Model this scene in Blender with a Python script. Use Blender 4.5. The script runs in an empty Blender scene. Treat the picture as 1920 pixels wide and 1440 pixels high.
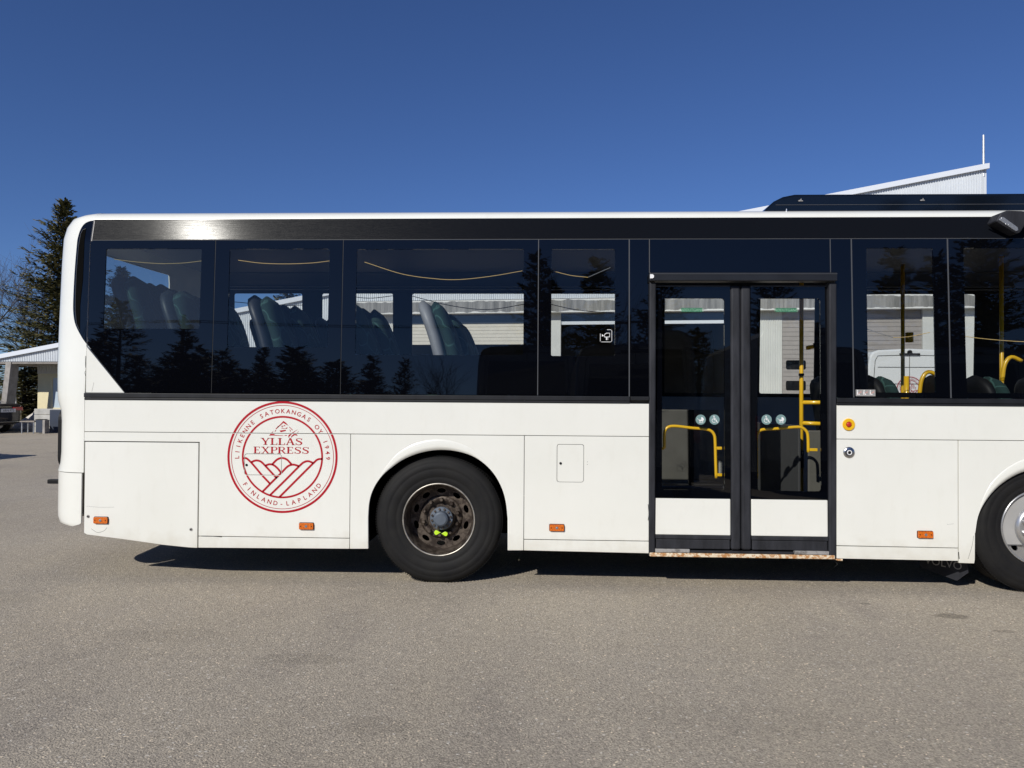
import bpy, bmesh, math, random
from math import sin, cos, pi, radians, sqrt, tan
from mathutils import Vector, Matrix
from mathutils.geometry import tessellate_polygon
random.seed(7)
S = bpy.context.scene
COL = S.collection

# ------------------------------------------------------------------ camera
YAW, PIT, ROL = radians(2.40), radians(0.84), radians(0.376)
fw = Vector((-sin(YAW)*cos(PIT), cos(YAW)*cos(PIT), sin(PIT)))
rt = Vector((cos(YAW), sin(YAW), 0)); up = rt.cross(fw)
r2 = rt*cos(ROL) + up*sin(ROL); u2 = r2.cross(fw)
cam = bpy.data.cameras.new('camera'); co = bpy.data.objects.new('camera', cam); COL.objects.link(co)
m = Matrix((( r2.x, u2.x, -fw.x, 0), (r2.y, u2.y, -fw.y, -5.72), (r2.z, u2.z, -fw.z, 1.424), (0, 0, 0, 1)))
co.matrix_world = m
cam.sensor_width = 36; cam.lens = 1430/1920*36; cam.clip_end = 3000; cam.clip_start = 0.05
S.camera = co
# ------------------------------------------------------------------ light
AZ, EL = radians(29.3), radians(33)           # sun stands behind the camera to the left
sd = Vector((-sin(AZ)*cos(EL), -cos(AZ)*cos(EL), sin(EL)))
W = bpy.data.worlds.new('World'); S.world = W; W.use_nodes = True
nt = W.node_tree; nt.nodes.clear()
sky = nt.nodes.new('ShaderNodeTexSky'); sky.sky_type = 'NISHITA'; sky.sun_disc = False
sky.sun_elevation = EL; sky.sun_rotation = math.atan2(sd.x, sd.y); sky.altitude = 1200
sky.air_density = 1.0; sky.dust_density = 0.25; sky.ozone_density = 3.0
bg = nt.nodes.new('ShaderNodeBackground'); bg.inputs[1].default_value = 0.085
out = nt.nodes.new('ShaderNodeOutputWorld')
tint = nt.nodes.new('ShaderNodeMix'); tint.data_type = 'RGBA'; tint.blend_type = 'MULTIPLY'; tint.inputs[0].default_value = 1
tint.inputs[7].default_value = (.47, .615, .93, 1)      # the deep, clean blue of a cold northern sky
nt.links.new(sky.outputs[0], tint.inputs[6]); nt.links.new(tint.outputs[2], bg.inputs[0]); nt.links.new(bg.outputs[0], out.inputs[0])
sl = bpy.data.lights.new('sun', 'SUN'); sl.energy = 4.3; sl.angle = radians(0.53); sl.color = (1, 0.965, 0.89)
so = bpy.data.objects.new('sun', sl); COL.objects.link(so)
so.rotation_euler = sd.to_track_quat('Z', 'Y').to_euler()
S.view_settings.view_transform = 'Standard'; S.view_settings.look = 'None'
S.view_settings.exposure = 0.0; S.view_settings.gamma = 1
S.cycles.transparent_max_bounces = 24; S.cycles.max_bounces = 10; S.cycles.glossy_bounces = 4
S.cycles.caustics_reflective = False; S.cycles.caustics_refractive = False

# ------------------------------------------------------------------ materials
def newmat(name):
    m = bpy.data.materials.new(name); m.use_nodes = True
    return m, m.node_tree, m.node_tree.nodes['Principled BSDF']
def nd(t, typ, **k):
    n = t.nodes.new(typ)
    for a, b in k.items(): setattr(n, a, b)
    return n
def coords(t, scale=(1, 1, 1)):
    tc = nd(t, 'ShaderNodeTexCoord'); mp = nd(t, 'ShaderNodeMapping'); mp.inputs['Scale'].default_value = scale
    t.links.new(tc.outputs['Object'], mp.inputs[0]); return mp.outputs[0]
def noise(t, vec, scale, detail=4, rough=.55):
    n = nd(t, 'ShaderNodeTexNoise'); n.inputs['Scale'].default_value = scale; n.inputs['Detail'].default_value = detail
    n.inputs['Roughness'].default_value = rough; t.links.new(vec, n.inputs['Vector']); return n.outputs['Fac']
def ramp(t, fac, stops):
    r = nd(t, 'ShaderNodeValToRGB'); e = r.color_ramp.elements
    while len(e) < len(stops): e.new(0.5)
    for i, (p, c) in enumerate(stops):
        e[i].position = p; e[i].color = (*c, 1) if len(c) == 3 else c
    t.links.new(fac, r.inputs[0]); return r.outputs[0]
def bump(t, b, h, strength, dist=0.01):
    n = nd(t, 'ShaderNodeBump'); n.inputs['Strength'].default_value = strength; n.inputs['Distance'].default_value = dist
    t.links.new(h, n.inputs['Height']); t.links.new(n.outputs[0], b.inputs['Normal'])
def mat(name, c, rough=.5, metal=0, var=0.0, vs=6, bmp=0, bs=60, stretch=(1, 1, 1), coat=0, ior=1.5, spec=.5):
    m, t, b = newmat(name)
    b.inputs['Roughness'].default_value = rough; b.inputs['Metallic'].default_value = metal
    b.inputs['IOR'].default_value = ior; b.inputs['Coat Weight'].default_value = coat; b.inputs['Coat Roughness'].default_value = .05
    b.inputs['Specular IOR Level'].default_value = spec
    b.inputs['Base Color'].default_value = (*c, 1)
    v = coords(t, stretch)
    if var:
        f = noise(t, v, vs)
        lo = tuple(x*(1-var) for x in c); hi = tuple(min(1, x*(1+var)) for x in c)
        t.links.new(ramp(t, f, [(.3, lo), (.7, hi)]), b.inputs['Base Color'])
    if bmp: bump(t, b, noise(t, v, bs), bmp)
    return m
def glassmat(name, tint, refl=1.0, haze=None, hz=0.0):
    """thin pane: Fresnel mix of a tinted see-through and a mirror-like reflection"""
    m = bpy.data.materials.new(name); m.use_nodes = True; t = m.node_tree; t.nodes.clear()
    o = nd(t, 'ShaderNodeOutputMaterial'); tr = nd(t, 'ShaderNodeBsdfTransparent'); tr.inputs[0].default_value = (*tint, 1)
    gl = nd(t, 'ShaderNodeBsdfGlossy'); gl.inputs['Roughness'].default_value = 0.008; gl.inputs[0].default_value = (refl, refl, refl, 1)
    fr = nd(t, 'ShaderNodeFresnel'); ge = nd(t, 'ShaderNodeNewGeometry'); io = nd(t, 'ShaderNodeMapRange')
    io.inputs[3].default_value = 1.5; io.inputs[4].default_value = 1/1.5      # same Fresnel from either side of the thin pane
    t.links.new(ge.outputs['Backfacing'], io.inputs[0]); t.links.new(io.outputs[0], fr.inputs[0])
    mx = nd(t, 'ShaderNodeMixShader'); t.links.new(fr.outputs[0], mx.inputs[0])
    src = tr.outputs[0]
    if hz:
        df = nd(t, 'ShaderNodeBsdfDiffuse'); df.inputs[0].default_value = (*haze, 1)
        m2 = nd(t, 'ShaderNodeMixShader'); m2.inputs[0].default_value = hz
        t.links.new(tr.outputs[0], m2.inputs[1]); t.links.new(df.outputs[0], m2.inputs[2]); src = m2.outputs[0]
    t.links.new(src, mx.inputs[1]); t.links.new(gl.outputs[0], mx.inputs[2]); t.links.new(mx.outputs[0], o.inputs[0])
    return m
SPOTS = [(2.67, -.60, .11, .06, .62), (2.23, -.33, .04, .025, .7), (2.82, -.91, .06, .03, .75), (-1.29, -1.65, .22, .09, .86), (-.72, -2.45, .16, .09, .88), (-2.2, -1.3, .4, .12, .93), (.9, -2.3, .5, .16, .95), (-4.3, -.6, .9, .25, .93)]
def m_asphalt():
    m, t, b = newmat('asphalt'); v = coords(t); b.inputs['Roughness'].default_value = .88
    b.inputs['Specular IOR Level'].default_value = .25
    big = ramp(t, noise(t, v, .35, 5), [(.3, (.40, .348, .278)), (.7, (.465, .410, .335))])
    vo = nd(t, 'ShaderNodeTexVoronoi'); vo.inputs['Scale'].default_value = 125; t.links.new(v, vo.inputs['Vector'])
    st = ramp(t, vo.outputs['Color'], [(0, (.52, .52, .52)), (.55, (.92, .92, .92)), (.86, (1.12, 1.11, 1.08)), (.94, (1.8, 1.72, 1.6)), (1, (2.1, 2.0, 1.8))])
    mx = nd(t, 'ShaderNodeMix', data_type='RGBA', blend_type='MULTIPLY'); mx.inputs[0].default_value = 1
    t.links.new(big, mx.inputs[6]); t.links.new(st, mx.inputs[7])
    v2 = nd(t, 'ShaderNodeTexVoronoi'); v2.inputs['Scale'].default_value = 38; t.links.new(v, v2.inputs['Vector'])
    pit = ramp(t, v2.outputs['Distance'], [(.05, (.6, .58, .55)), (.16, (1, 1, 1))])
    m3 = nd(t, 'ShaderNodeMix', data_type='RGBA', blend_type='MULTIPLY'); t.links.new(mx.outputs[2], m3.inputs[6]); t.links.new(pit, m3.inputs[7])
    gate = ramp(t, noise(t, v, 9, 3), [(.5, (0, 0, 0)), (.62, (1, 1, 1))]); t.links.new(gate, m3.inputs[0])
    st2 = ramp(t, noise(t, coords(t, (1, .45, 1)), 1.1, 6, .65), [(.28, (.78, .78, .81)), (.45, (1, 1, 1)), (.75, (1.10, 1.09, 1.05))])
    m4 = nd(t, 'ShaderNodeMix', data_type='RGBA', blend_type='MULTIPLY'); m4.inputs[0].default_value = 1
    t.links.new(m3.outputs[2], m4.inputs[6]); t.links.new(st2, m4.inputs[7])
    v5 = nd(t, 'ShaderNodeTexVoronoi'); v5.inputs['Scale'].default_value = 42; t.links.new(v, v5.inputs['Vector'])
    sp1 = nd(t, 'ShaderNodeSeparateColor'); t.links.new(v5.outputs['Color'], sp1.inputs[0])
    g1 = ramp(t, sp1.outputs[0], [(.90, (0, 0, 0)), (.93, (1, 1, 1))]); g2 = ramp(t, v5.outputs['Distance'], [(.22, (1, 1, 1)), (.34, (0, 0, 0))])
    gm = nd(t, 'ShaderNodeMath', operation='MULTIPLY'); t.links.new(g1, gm.inputs[0]); t.links.new(g2, gm.inputs[1])
    m5 = nd(t, 'ShaderNodeMix', data_type='RGBA'); t.links.new(gm.outputs[0], m5.inputs[0]); t.links.new(m4.outputs[2], m5.inputs[6]); m5.inputs[7].default_value = (.62, .57, .49, 1); m4 = m5
    last = m4.outputs[2]; wob = noise(t, v, 7, 4)
    for (cx, cy, rx, ry, k) in SPOTS:                   # old oil spots and worn patches
        sub = nd(t, 'ShaderNodeVectorMath', operation='SUBTRACT'); sub.inputs[1].default_value = (cx, cy, 0); t.links.new(v, sub.inputs[0])
        mul = nd(t, 'ShaderNodeVectorMath', operation='MULTIPLY'); mul.inputs[1].default_value = (1/rx, 1/ry, 0); t.links.new(sub.outputs[0], mul.inputs[0])
        le = nd(t, 'ShaderNodeVectorMath', operation='LENGTH'); t.links.new(mul.outputs[0], le.inputs[0])
        ad = nd(t, 'ShaderNodeMath', operation='ADD'); t.links.new(le.outputs['Value'], ad.inputs[0]); t.links.new(wob, ad.inputs[1])
        mr = nd(t, 'ShaderNodeMapRange', interpolation_type='SMOOTHSTEP'); mr.inputs[1].default_value = 1.2; mr.inputs[2].default_value = 1.75; mr.inputs[3].default_value = k; mr.inputs[4].default_value = 1
        t.links.new(ad.outputs[0], mr.inputs[0])
        mm = nd(t, 'ShaderNodeMix', data_type='RGBA', blend_type='MULTIPLY'); mm.inputs[0].default_value = 1; t.links.new(last, mm.inputs[6]); t.links.new(mr.outputs[0], mm.inputs[7]); last = mm.outputs[2]
    t.links.new(last, b.inputs['Base Color'])
    n = noise(t, v, 110, 3); bump(t, b, n, .75, .012)
    return m
def m_paint():
    m, t, b = newmat('white bus paint'); v = coords(t)
    b.inputs['Roughness'].default_value = .28; b.inputs['Coat Weight'].default_value = .5; b.inputs['Coat Roughness'].default_value = .12
    c = ramp(t, noise(t, v, 1.6, 6), [(.3, (.745, .745, .690)), (.7, (.785, .785, .735))])
    d = ramp(t, noise(t, coords(t, (5, 1, 1.5)), 3, 6), [(.28, (.96, .955, .945)), (.45, (1, 1, 1))])
    mx = nd(t, 'ShaderNodeMix', data_type='RGBA', blend_type='MULTIPLY'); mx.inputs[0].default_value = .6
    t.links.new(c, mx.inputs[6]); t.links.new(d, mx.inputs[7])
    # road dirt low on the skirt
    sp = nd(t, 'ShaderNodeSeparateXYZ'); tc = nd(t, 'ShaderNodeTexCoord'); t.links.new(tc.outputs['Object'], sp.inputs[0])
    ad = nd(t, 'ShaderNodeMath', operation='MULTIPLY_ADD'); ad.inputs[1].default_value = .35; t.links.new(noise(t, v, 9, 6), ad.inputs[0]); t.links.new(sp.outputs[2], ad.inputs[2])
    dm = ramp(t, ad.outputs[0], [(.40, (.78, .74, .68)), (.56, (1, 1, 1))])
    m2 = nd(t, 'ShaderNodeMix', data_type='RGBA', blend_type='MULTIPLY'); m2.inputs[0].default_value = .5
    t.links.new(mx.outputs[2], m2.inputs[6]); t.links.new(dm, m2.inputs[7]); t.links.new(m2.outputs[2], b.inputs['Base Color'])
    bump(t, b, noise(t, v, 2.2, 2), .12, .02)
    return m
def m_strip():
    m, t, b = newmat('scuffed black gloss'); b.inputs['Base Color'].default_value = (.006, .007, .010, 1); b.inputs['Specular IOR Level'].default_value = .018
    v = coords(t, (1.5, 1, 60)); f = noise(t, v, 3, 6, .7)
    b.inputs['Coat Weight'].default_value = .022; b.inputs['Coat Roughness'].default_value = .11
    r = nd(t, 'ShaderNodeMapRange'); t.links.new(f, r.inputs[0]); r.inputs[3].default_value = .24; r.inputs[4].default_value = .34
    t.links.new(r.outputs[0], b.inputs['Roughness']); bump(t, b, f, .3, .004)
    n2 = nd(t, 'ShaderNodeBump'); n2.inputs['Strength'].default_value = .06; n2.inputs['Distance'].default_value = .002
    t.links.new(f, n2.inputs['Height']); t.links.new(n2.outputs[0], b.inputs['Coat Normal'])
    return m
def m_tyre():
    m, t, b = newmat('tyre rubber'); v = coords(t); b.inputs['Roughness'].default_value = .7; b.inputs['Specular IOR Level'].default_value = .2
    t.links.new(ramp(t, noise(t, v, 9, 6), [(.3, (.009, .009, .010)), (.7, (.015, .0145, .014))]), b.inputs['Base Color'])
    bump(t, b, noise(t, v, 90, 4), .15, .004); return m
def m_rust(name, a, c, thr=.5, sc=25, metal=.3, rough=.6):
    m, t, b = newmat(name); v = coords(t); b.inputs['Roughness'].default_value = rough; b.inputs['Metallic'].default_value = metal
    t.links.new(ramp(t, noise(t, v, sc, 7, .7), [(thr-.06, a), (thr+.06, c)]), b.inputs['Base Color']); bump(t, b, noise(t, v, sc*2), .3, .004); return m
def m_fabric():
    m, t, b = newmat('green patterned seat fabric'); v = coords(t); b.inputs['Roughness'].default_value = .95
    n = nd(t, 'ShaderNodeTexNoise'); n.inputs['Scale'].default_value = 3; t.links.new(v, n.inputs['Vector'])
    w = nd(t, 'ShaderNodeTexVoronoi', feature='DISTANCE_TO_EDGE'); w.inputs['Scale'].default_value = 7; w.inputs['Randomness'].default_value = 1
    ad = nd(t, 'ShaderNodeMixRGB'); ad.inputs[0].default_value = .25; t.links.new(v, ad.inputs[1]); t.links.new(n.outputs['Color'], ad.inputs[2]); t.links.new(ad.outputs[0], w.inputs['Vector'])
    t.links.new(ramp(t, w.outputs['Distance'], [(.015, (.04, .10, .09)), (.04, (.008, .030, .028))]), b.inputs['Base Color']); return m
def m_concrete():
    m, t, b = newmat('weathered white concrete'); b.inputs['Roughness'].default_value = .9
    a = ramp(t, noise(t, coords(t, (5, 1, .35)), 1.2, 8, .7), [(.32, (.13, .128, .122)), (.50, (.23, .225, .215)), (.66, (.36, .35, .335))])
    sp = nd(t, 'ShaderNodeSeparateXYZ'); tc = nd(t, 'ShaderNodeTexCoord'); t.links.new(tc.outputs['Object'], sp.inputs[0])
    s = nd(t, 'ShaderNodeMath', operation='MULTIPLY_ADD'); s.inputs[1].default_value = .18; t.links.new(noise(t, coords(t), 3, 6), s.inputs[0]); t.links.new(sp.outputs[2], s.inputs[2])
    k = nd(t, 'ShaderNodeMapRange'); k.inputs[1].default_value = 4.10; k.inputs[2].default_value = 4.62; t.links.new(s.outputs[0], k.inputs[0])
    e = ramp(t, k.outputs[0], [(.15, (1, 1, 1)), (.18, (0, 0, 0)), (.80, (0, 0, 0)), (.84, (1, 1, 1))])
    mx = nd(t, 'ShaderNodeMix', data_type='RGBA'); t.links.new(e, mx.inputs[0]); t.links.new(a, mx.inputs[6]); mx.inputs[7].default_value = (.74, .73, .70, 1)
    t.links.new(mx.outputs[2], b.inputs['Base Color']); return m
M = dict(
 asphalt=m_asphalt(), paint=m_paint(), strip=m_strip(), tyre=m_tyre(), fabric=m_fabric(), concrete=m_concrete(),
 frit=mat('black glass frit', (.0015, .0018, .003), .015, ior=1.48),
 glass=glassmat('tinted window glass', (.78, .80, .80), 1.0),
 glass_rear=glassmat('dusty tinted window glass', (.60, .66, .66), 1.0, (.30, .36, .45), .035),
 doorglass=glassmat('clear door glass', (.90, .92, .91), 1.0),
 farglass=glassmat('far side window glass', (.84, .86, .85), .25),
 rubber=mat('black rubber', (.012, .013, .016), .5, spec=.3, var=.3, vs=8, stretch=(1, 1, .2)),
 rubber_dust=mat('dusty rubber seal', (.022, .023, .028), .6, spec=.25, var=.45, vs=6, stretch=(2, 1, .5), bmp=.2, bs=30),
 alu=mat('dark header profile', (.018, .019, .022), .35, .2, var=.2),
 grey_line=mat('grey sealant', (.055, .058, .065), .6),
 dark=mat('underbody black', (.005, .005, .005), .9, spec=.0),
 seam=mat('panel gap shadow', (.05, .05, .045), .9),
 red=mat('red vinyl', (.40, .007, .018), .5, spec=.2),
 orange=mat('amber lens', (.60, .13, .008), .2, coat=.6, var=.4, vs=120),
 yellow=mat('yellow powder coat', (.78, .45, .015), .3, coat=.4),
 button_red=mat('red button', (.45, .03, .02), .35), chrome=mat('brushed steel', (.55, .55, .55), .25, 1),
 black=mat('matte black plastic', (.008, .008, .009), .55, spec=.2), grey=mat('grey plastic seat shell', (.26, .27, .29), .5, var=.1),
 navyshell=mat('dark blue grey seat shell', (.022, .028, .038), .5), interior_dim=mat('darker grey partition', (.095, .09, .08), .5, var=.1), interior=mat('interior light grey panel', (.36, .355, .345), .5, var=.06), ceiling=mat('interior ceiling', (.075, .08, .095), .6),  # interior_dim is a darker grey than the interior panels
 darkpanel=mat('dark partition', (.05, .05, .052), .35), floor=mat('bus floor vinyl', (.10, .10, .105), .7, var=.3, vs=40),
 rust_step=m_rust('rusty cream step edge', (.42, .20, .07), (.74, .64, .48), .50, 38, 0, .7),
 step_alu=m_rust('worn aluminium step', (.16, .15, .14), (.36, .35, .34), .45, 20, .3, .6),
 rim_rusty=m_rust('brown rusty rim', (.045, .033, .027), (.13, .105, .085), .5, 18, .55, .5),
 rim_lip=mat('worn rim lip', (.45, .42, .37), .4, .8, var=.4, vs=20), hub=mat('blue grey hub paint', (.095, .115, .145), .5, .2, var=.2),
 silver=mat('silver wheel paint', (.50, .50, .50), .3, .75, var=.08, vs=10), lime=mat('lime nut indicator', (.55, .85, .03), .4),
 white=mat('white vinyl', (.80, .80, .80), .5), teal=mat('grey teal sticker', (.17, .27, .27), .5), green=mat('green exit label', (.03, .14, .075), .5), exit_text=mat('pale green lettering', (.24, .48, .32), .5),
 cord=mat('yellow pull cord', (.75, .52, .20), .6), lens=mat('clear lamp lens', (.22, .23, .25), .12, .2, coat=1, bmp=.8, bs=60),
 redlens=mat('red lamp lens', (.45, .01, .02), .12, coat=1), navy=mat('roof pod gloss dark', (.004, .006, .010), .06, ior=1.5),
 corr=mat('pale blue white sheet metal', (.62, .65, .68), .45, .1, var=.04, vs=2), corr2=mat('light grey sheet cladding', (.60, .60, .57), .5, .0, var=.05, vs=2),
 fascia=mat('white fascia', (.64, .67, .72), .4), shutter=mat('cream roller door', (.62, .58, .50), .5, var=.05), shutter_grey=mat('grey sectional door', (.33, .30, .28), .5, var=.06),
 cream=mat('cream render', (.70, .62, .40), .8, var=.05), blind=mat('pale blue pane', (.45, .53, .60), .3), conc=mat('grey concrete', (.30, .28, .26), .9, var=.25, vs=5, bmp=.2, bs=20),
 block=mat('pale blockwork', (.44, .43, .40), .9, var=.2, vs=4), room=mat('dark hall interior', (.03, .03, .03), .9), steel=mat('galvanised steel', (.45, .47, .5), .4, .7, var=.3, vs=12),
 bark=mat('bark', (.07, .055, .045), .95, var=.3), twig=mat('bare twigs', (.055, .045, .045), .9), vangrey=mat('grey van paint', (.11, .12, .13), .3, coat=.6), vanwhite=mat('white van paint', (.74, .74, .73), .25, coat=.6),
 vandark_shade=mat('dark grey paint and lintel shade', (.035, .04, .045), .2, coat=.8), carpaint=mat('dark taupe car paint', (.030, .027, .030), .12, .3, coat=1), carglass=mat('car glass', (.004, .005, .007), .02),
 wood=mat('weathered bench wood', (.26, .23, .20), .85, var=.3, vs=10), binm=mat('dark blue bin', (.025, .035, .06), .5), snow=mat('dirty snow and stones', (.50, .47, .43), .9, var=.5, vs=4, bmp=.6, bs=6),
 picto=mat('sticker grey', (.30, .29, .28), .5), pink=mat('sticker pink', (.65, .35, .30), .5),
)
def m_leaf():
    m, t, b = newmat('conifer needles'); b.inputs['Roughness'].default_value = .85; b.inputs['Specular IOR Level'].default_value = .15
    g = nd(t, 'ShaderNodeNewGeometry')
    t.links.new(ramp(t, g.outputs['Random Per Island'], [(0, (.024, .028, .011)), (.55, (.085, .080, .028)), (1, (.21, .18, .08))]), b.inputs['Base Color']); return m
M['leaf'] = m_leaf()

# ------------------------------------------------------------------ mesh tools
def link(name, me, mt, parent=None, smooth=False, bevel=0, seg=2):
    o = bpy.data.objects.new(name, me); COL.objects.link(o)
    if mt: me.materials.append(M[mt] if isinstance(mt, str) else mt)
    if parent: o.parent = parent
    if smooth:
        for p in me.polygons: p.use_smooth = True
    if bevel:
        b = o.modifiers.new('bevel', 'BEVEL'); b.width = bevel; b.segments = seg; b.limit_method = 'ANGLE'; b.angle_limit = radians(40)
    return o
class MB:
    def __init__(s): s.v = []; s.f = []
    def add(s, vs, fs):
        n = len(s.v); s.v += [tuple(v) for v in vs]; s.f += [tuple(i+n for i in f) for f in fs]; return s
    def box(s, x0, x1, y0, y1, z0, z1):
        return s.add([(x0,y0,z0),(x1,y0,z0),(x1,y1,z0),(x0,y1,z0),(x0,y0,z1),(x1,y0,z1),(x1,y1,z1),(x0,y1,z1)],
                     [(0,1,5,4),(1,2,6,5),(2,3,7,6),(3,0,4,7),(4,5,6,7),(3,2,1,0)])
    def prism(s, outer, holes=(), y0=0, y1=.02, yf=None, axis='y'):
        """xz outline with holes, thickness along y; yf(z) adds a lean"""
        loops = [list(outer)] + [list(h) for h in holes]
        pts = [p for l in loops for p in l]
        tri = tessellate_polygon([[Vector((p[0], p[1], 0)) for p in l] for l in loops])
        g = yf or (lambda z: 0); n = len(pts)
        vs = [(p[0], y0+g(p[1]), p[1]) for p in pts] + [(p[0], y1+g(p[1]), p[1]) for p in pts]
        fs = []
        for a, b, c in tri:
            A, B, C = pts[a], pts[b], pts[c]
            cr = (B[0]-A[0])*(C[1]-A[1])-(B[1]-A[1])*(C[0]-A[0])
            if cr < 0: b, c = c, b
            fs += [(a, b, c), (n+c, n+b, n+a)]
        i = 0
        for l in loops:
            k = len(l)
            for j in range(k): fs.append((i+j, n+i+j, n+i+(j+1) % k, i+(j+1) % k))
            i += k
        return s.add(vs, fs)
    def tube(s, path, r, n=8, closed=False):
        path = [Vector(p) for p in path]; rs = r if isinstance(r, (list, tuple)) else [r]*len(path)
        vs = []; fs = []; prev = None
        for i, p in enumerate(path):
            a = path[max(0, i-1)]; b = path[min(len(path)-1, i+1)]; d = (b-a).normalized()
            if prev is None:
                ref = Vector((0, 0, 1)) if abs(d.z) < .9 else Vector((1, 0, 0)); x = d.cross(ref).normalized()
            else: x = (prev - d*prev.dot(d)).normalized()
            prev = x; y = d.cross(x)
            for k in range(n):
                t = 2*pi*k/n; vs.append(p + (x*cos(t)+y*sin(t))*rs[i])
        for i in range(len(path)-1):
            for k in range(n): fs.append((i*n+k, i*n+(k+1) % n, (i+1)*n+(k+1) % n, (i+1)*n+k))
        fs.append(tuple(range(n))[::-1]); fs.append(tuple((len(path)-1)*n+k for k in range(n)))
        return s.add(vs, fs)
    def lathe(s, prof, c, n=64, ang0=0, ang1=2*pi):
        """profile (r, y) turned about the y axis through c"""
        vs = []; fs = []; k = len(prof)
        for i in range(n):
            t = 2*pi*i/n
            for r, y in prof: vs.append((c[0]+r*cos(t), c[1]+y, c[2]+r*sin(t)))
        for i in range(n):
            for j in range(k-1):
                a = i*k+j; b = ((i+1) % n)*k+j; fs.append((a, a+1, b+1, b))
        return s.add(vs, fs)
    def loft(s, rings, closed=True, caps=True):
        n = len(rings[0]); vs = [p for r in rings for p in r]; fs = []
        for i in range(len(rings)-1):
            for k in range(n if closed else n-1): fs.append((i*n+k, i*n+(k+1) % n, (i+1)*n+(k+1) % n, (i+1)*n+k))
        if caps and closed: fs += [tuple(range(n))[::-1], tuple((len(rings)-1)*n+k for k in range(n))]
        return s.add(vs, fs)
    def build(s, name, mt, parent=None, smooth=False, bevel=0, fix=True, seg=2):
        me = bpy.data.meshes.new(name); me.from_pydata(s.v, [], s.f); me.update()
        if fix:
            b = bmesh.new(); b.from_mesh(me); bmesh.ops.recalc_face_normals(b, faces=b.faces); b.to_mesh(me); b.free()
        return link(name, me, mt, parent, smooth, bevel, seg)
def rrect(x0, x1, z0, z1, r=.02, n=4):
    p = []
    for cx, cz, a in ((x1-r, z0+r, -pi/2), (x1-r, z1-r, 0), (x0+r, z1-r, pi/2), (x0+r, z0+r, pi)):
        for i in range(n+1): t = a+pi/2*i/n; p.append((cx+r*cos(t), cz+r*sin(t)))
    return p
def rect(x0, x1, z0, z1): return [(x0, z0), (x1, z0), (x1, z1), (x0, z1)]
def smooth_pts(pts, n=6):
    """Catmull-Rom through the points"""
    P = [Vector(p) for p in pts]; P = [P[0]*2-P[1]] + P + [P[-1]*2-P[-2]]; o = []
    for i in range(1, len(P)-2):
        for k in range(n):
            t = k/n; a, b, c, d = P[i-1:i+3]
            o.append(.5*((2*b)+(c-a)*t+(2*a-5*b+4*c-d)*t*t+(3*b-a-3*c+d)*t**3))
    o.append(P[-2]); return o
def empty(name, loc, rz=0, label=None, cat=None, group=None):
    o = bpy.data.objects.new(name, None); COL.objects.link(o); o.location = loc; o.rotation_euler = (0, 0, rz); o.empty_display_size = .2
    if label: o['label'] = label; o['category'] = cat
    if group: o['group'] = group
    return o
def tag(o, label=None, cat=None, group=None, kind=None):
    if label: o['label'] = label
    if cat: o['category'] = cat
    if group: o['group'] = group
    if kind: o['kind'] = kind
    return o
def copy_tree(o, parent=None):
    c = o.copy(); COL.objects.link(c); c.parent = parent
    for ch in list(o.children): copy_tree(ch, c)
    return c
def text_mesh(body, size, name='t', bold=.0):
    cu = bpy.data.curves.new(name, 'FONT'); cu.body = body; cu.size = size; cu.align_x = 'CENTER'; cu.resolution_u = 3; cu.offset = size*bold
    o = bpy.data.objects.new(name, cu); COL.objects.link(o)
    dg = bpy.context.evaluated_depsgraph_get(); me = bpy.data.meshes.new_from_object(o.evaluated_get(dg))
    vs = [(v.co.x, v.co.y) for v in me.vertices]; fs = [tuple(p.vertices) for p in me.polygons]
    bpy.data.objects.remove(o); bpy.data.curves.remove(cu); bpy.data.meshes.remove(me)
    return vs, fs
def flat2d(name, parts, xf, mt, parent, cuts=()):
    """parts: list of (verts2d, faces); xf maps 2d to 3d"""
    b = MB()
    for vs, fs in parts: b.add([xf(*v) for v in vs], fs)
    o = b.build(name, mt, parent, fix=False)
    if cuts:
        bm = bmesh.new(); bm.from_mesh(o.data)
        for ax, lo, hi, rng in cuts:
            n = Vector((1, 0, 0)) if ax == 0 else Vector((0, 0, 1))
            for c in (lo, hi): bmesh.ops.bisect_plane(bm, geom=bm.verts[:]+bm.edges[:]+bm.faces[:], plane_co=n*c, plane_no=n)
            dl = []
            for f in bm.faces:
                q = f.calc_center_median(); w = q.x if ax == 0 else q.z; e = q.z if ax == 0 else q.x
                if lo < w < hi and rng[0] < e < rng[1]: dl.append(f)
            bmesh.ops.delete(bm, geom=dl, context='FACES')
        bm.to_mesh(o.data); bm.free()
    return o
def ribbon(pts, w, sm=6):
    p = smooth_pts([(a, b, 0) for a, b in pts], sm) if sm else [Vector((a, b, 0)) for a, b in pts]
    vs = []; fs = []
    for i, q in enumerate(p):
        d = (p[min(i+1, len(p)-1)]-p[max(i-1, 0)]).normalized(); n = Vector((-d.y, d.x, 0)); ww = w[i*len(w)//len(p)] if isinstance(w, list) else w
        vs += [(q.x+n.x*ww/2, q.y+n.y*ww/2), (q.x-n.x*ww/2, q.y-n.y*ww/2)]
    for i in range(len(p)-1): fs.append((2*i, 2*i+1, 2*i+3, 2*i+2))
    return vs, fs
def annulus(r0, r1, n=96, c=(0, 0)):
    vs = []; fs = []
    for i in range(n):
        t = 2*pi*i/n; vs += [(c[0]+r0*cos(t), c[1]+r0*sin(t)), (c[0]+r1*cos(t), c[1]+r1*sin(t))]
    for i in range(n): a = 2*i; b = 2*((i+1) % n); fs.append((a, b, b+1, a+1))
    return vs, fs
def disc(r, n=32, c=(0, 0)): return [(c[0]+r*cos(2*pi*i/n), c[1]+r*sin(2*pi*i/n)) for i in range(n)], [tuple(range(n))]
def poly(*p): return list(p), [tuple(range(len(p)))]

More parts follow.
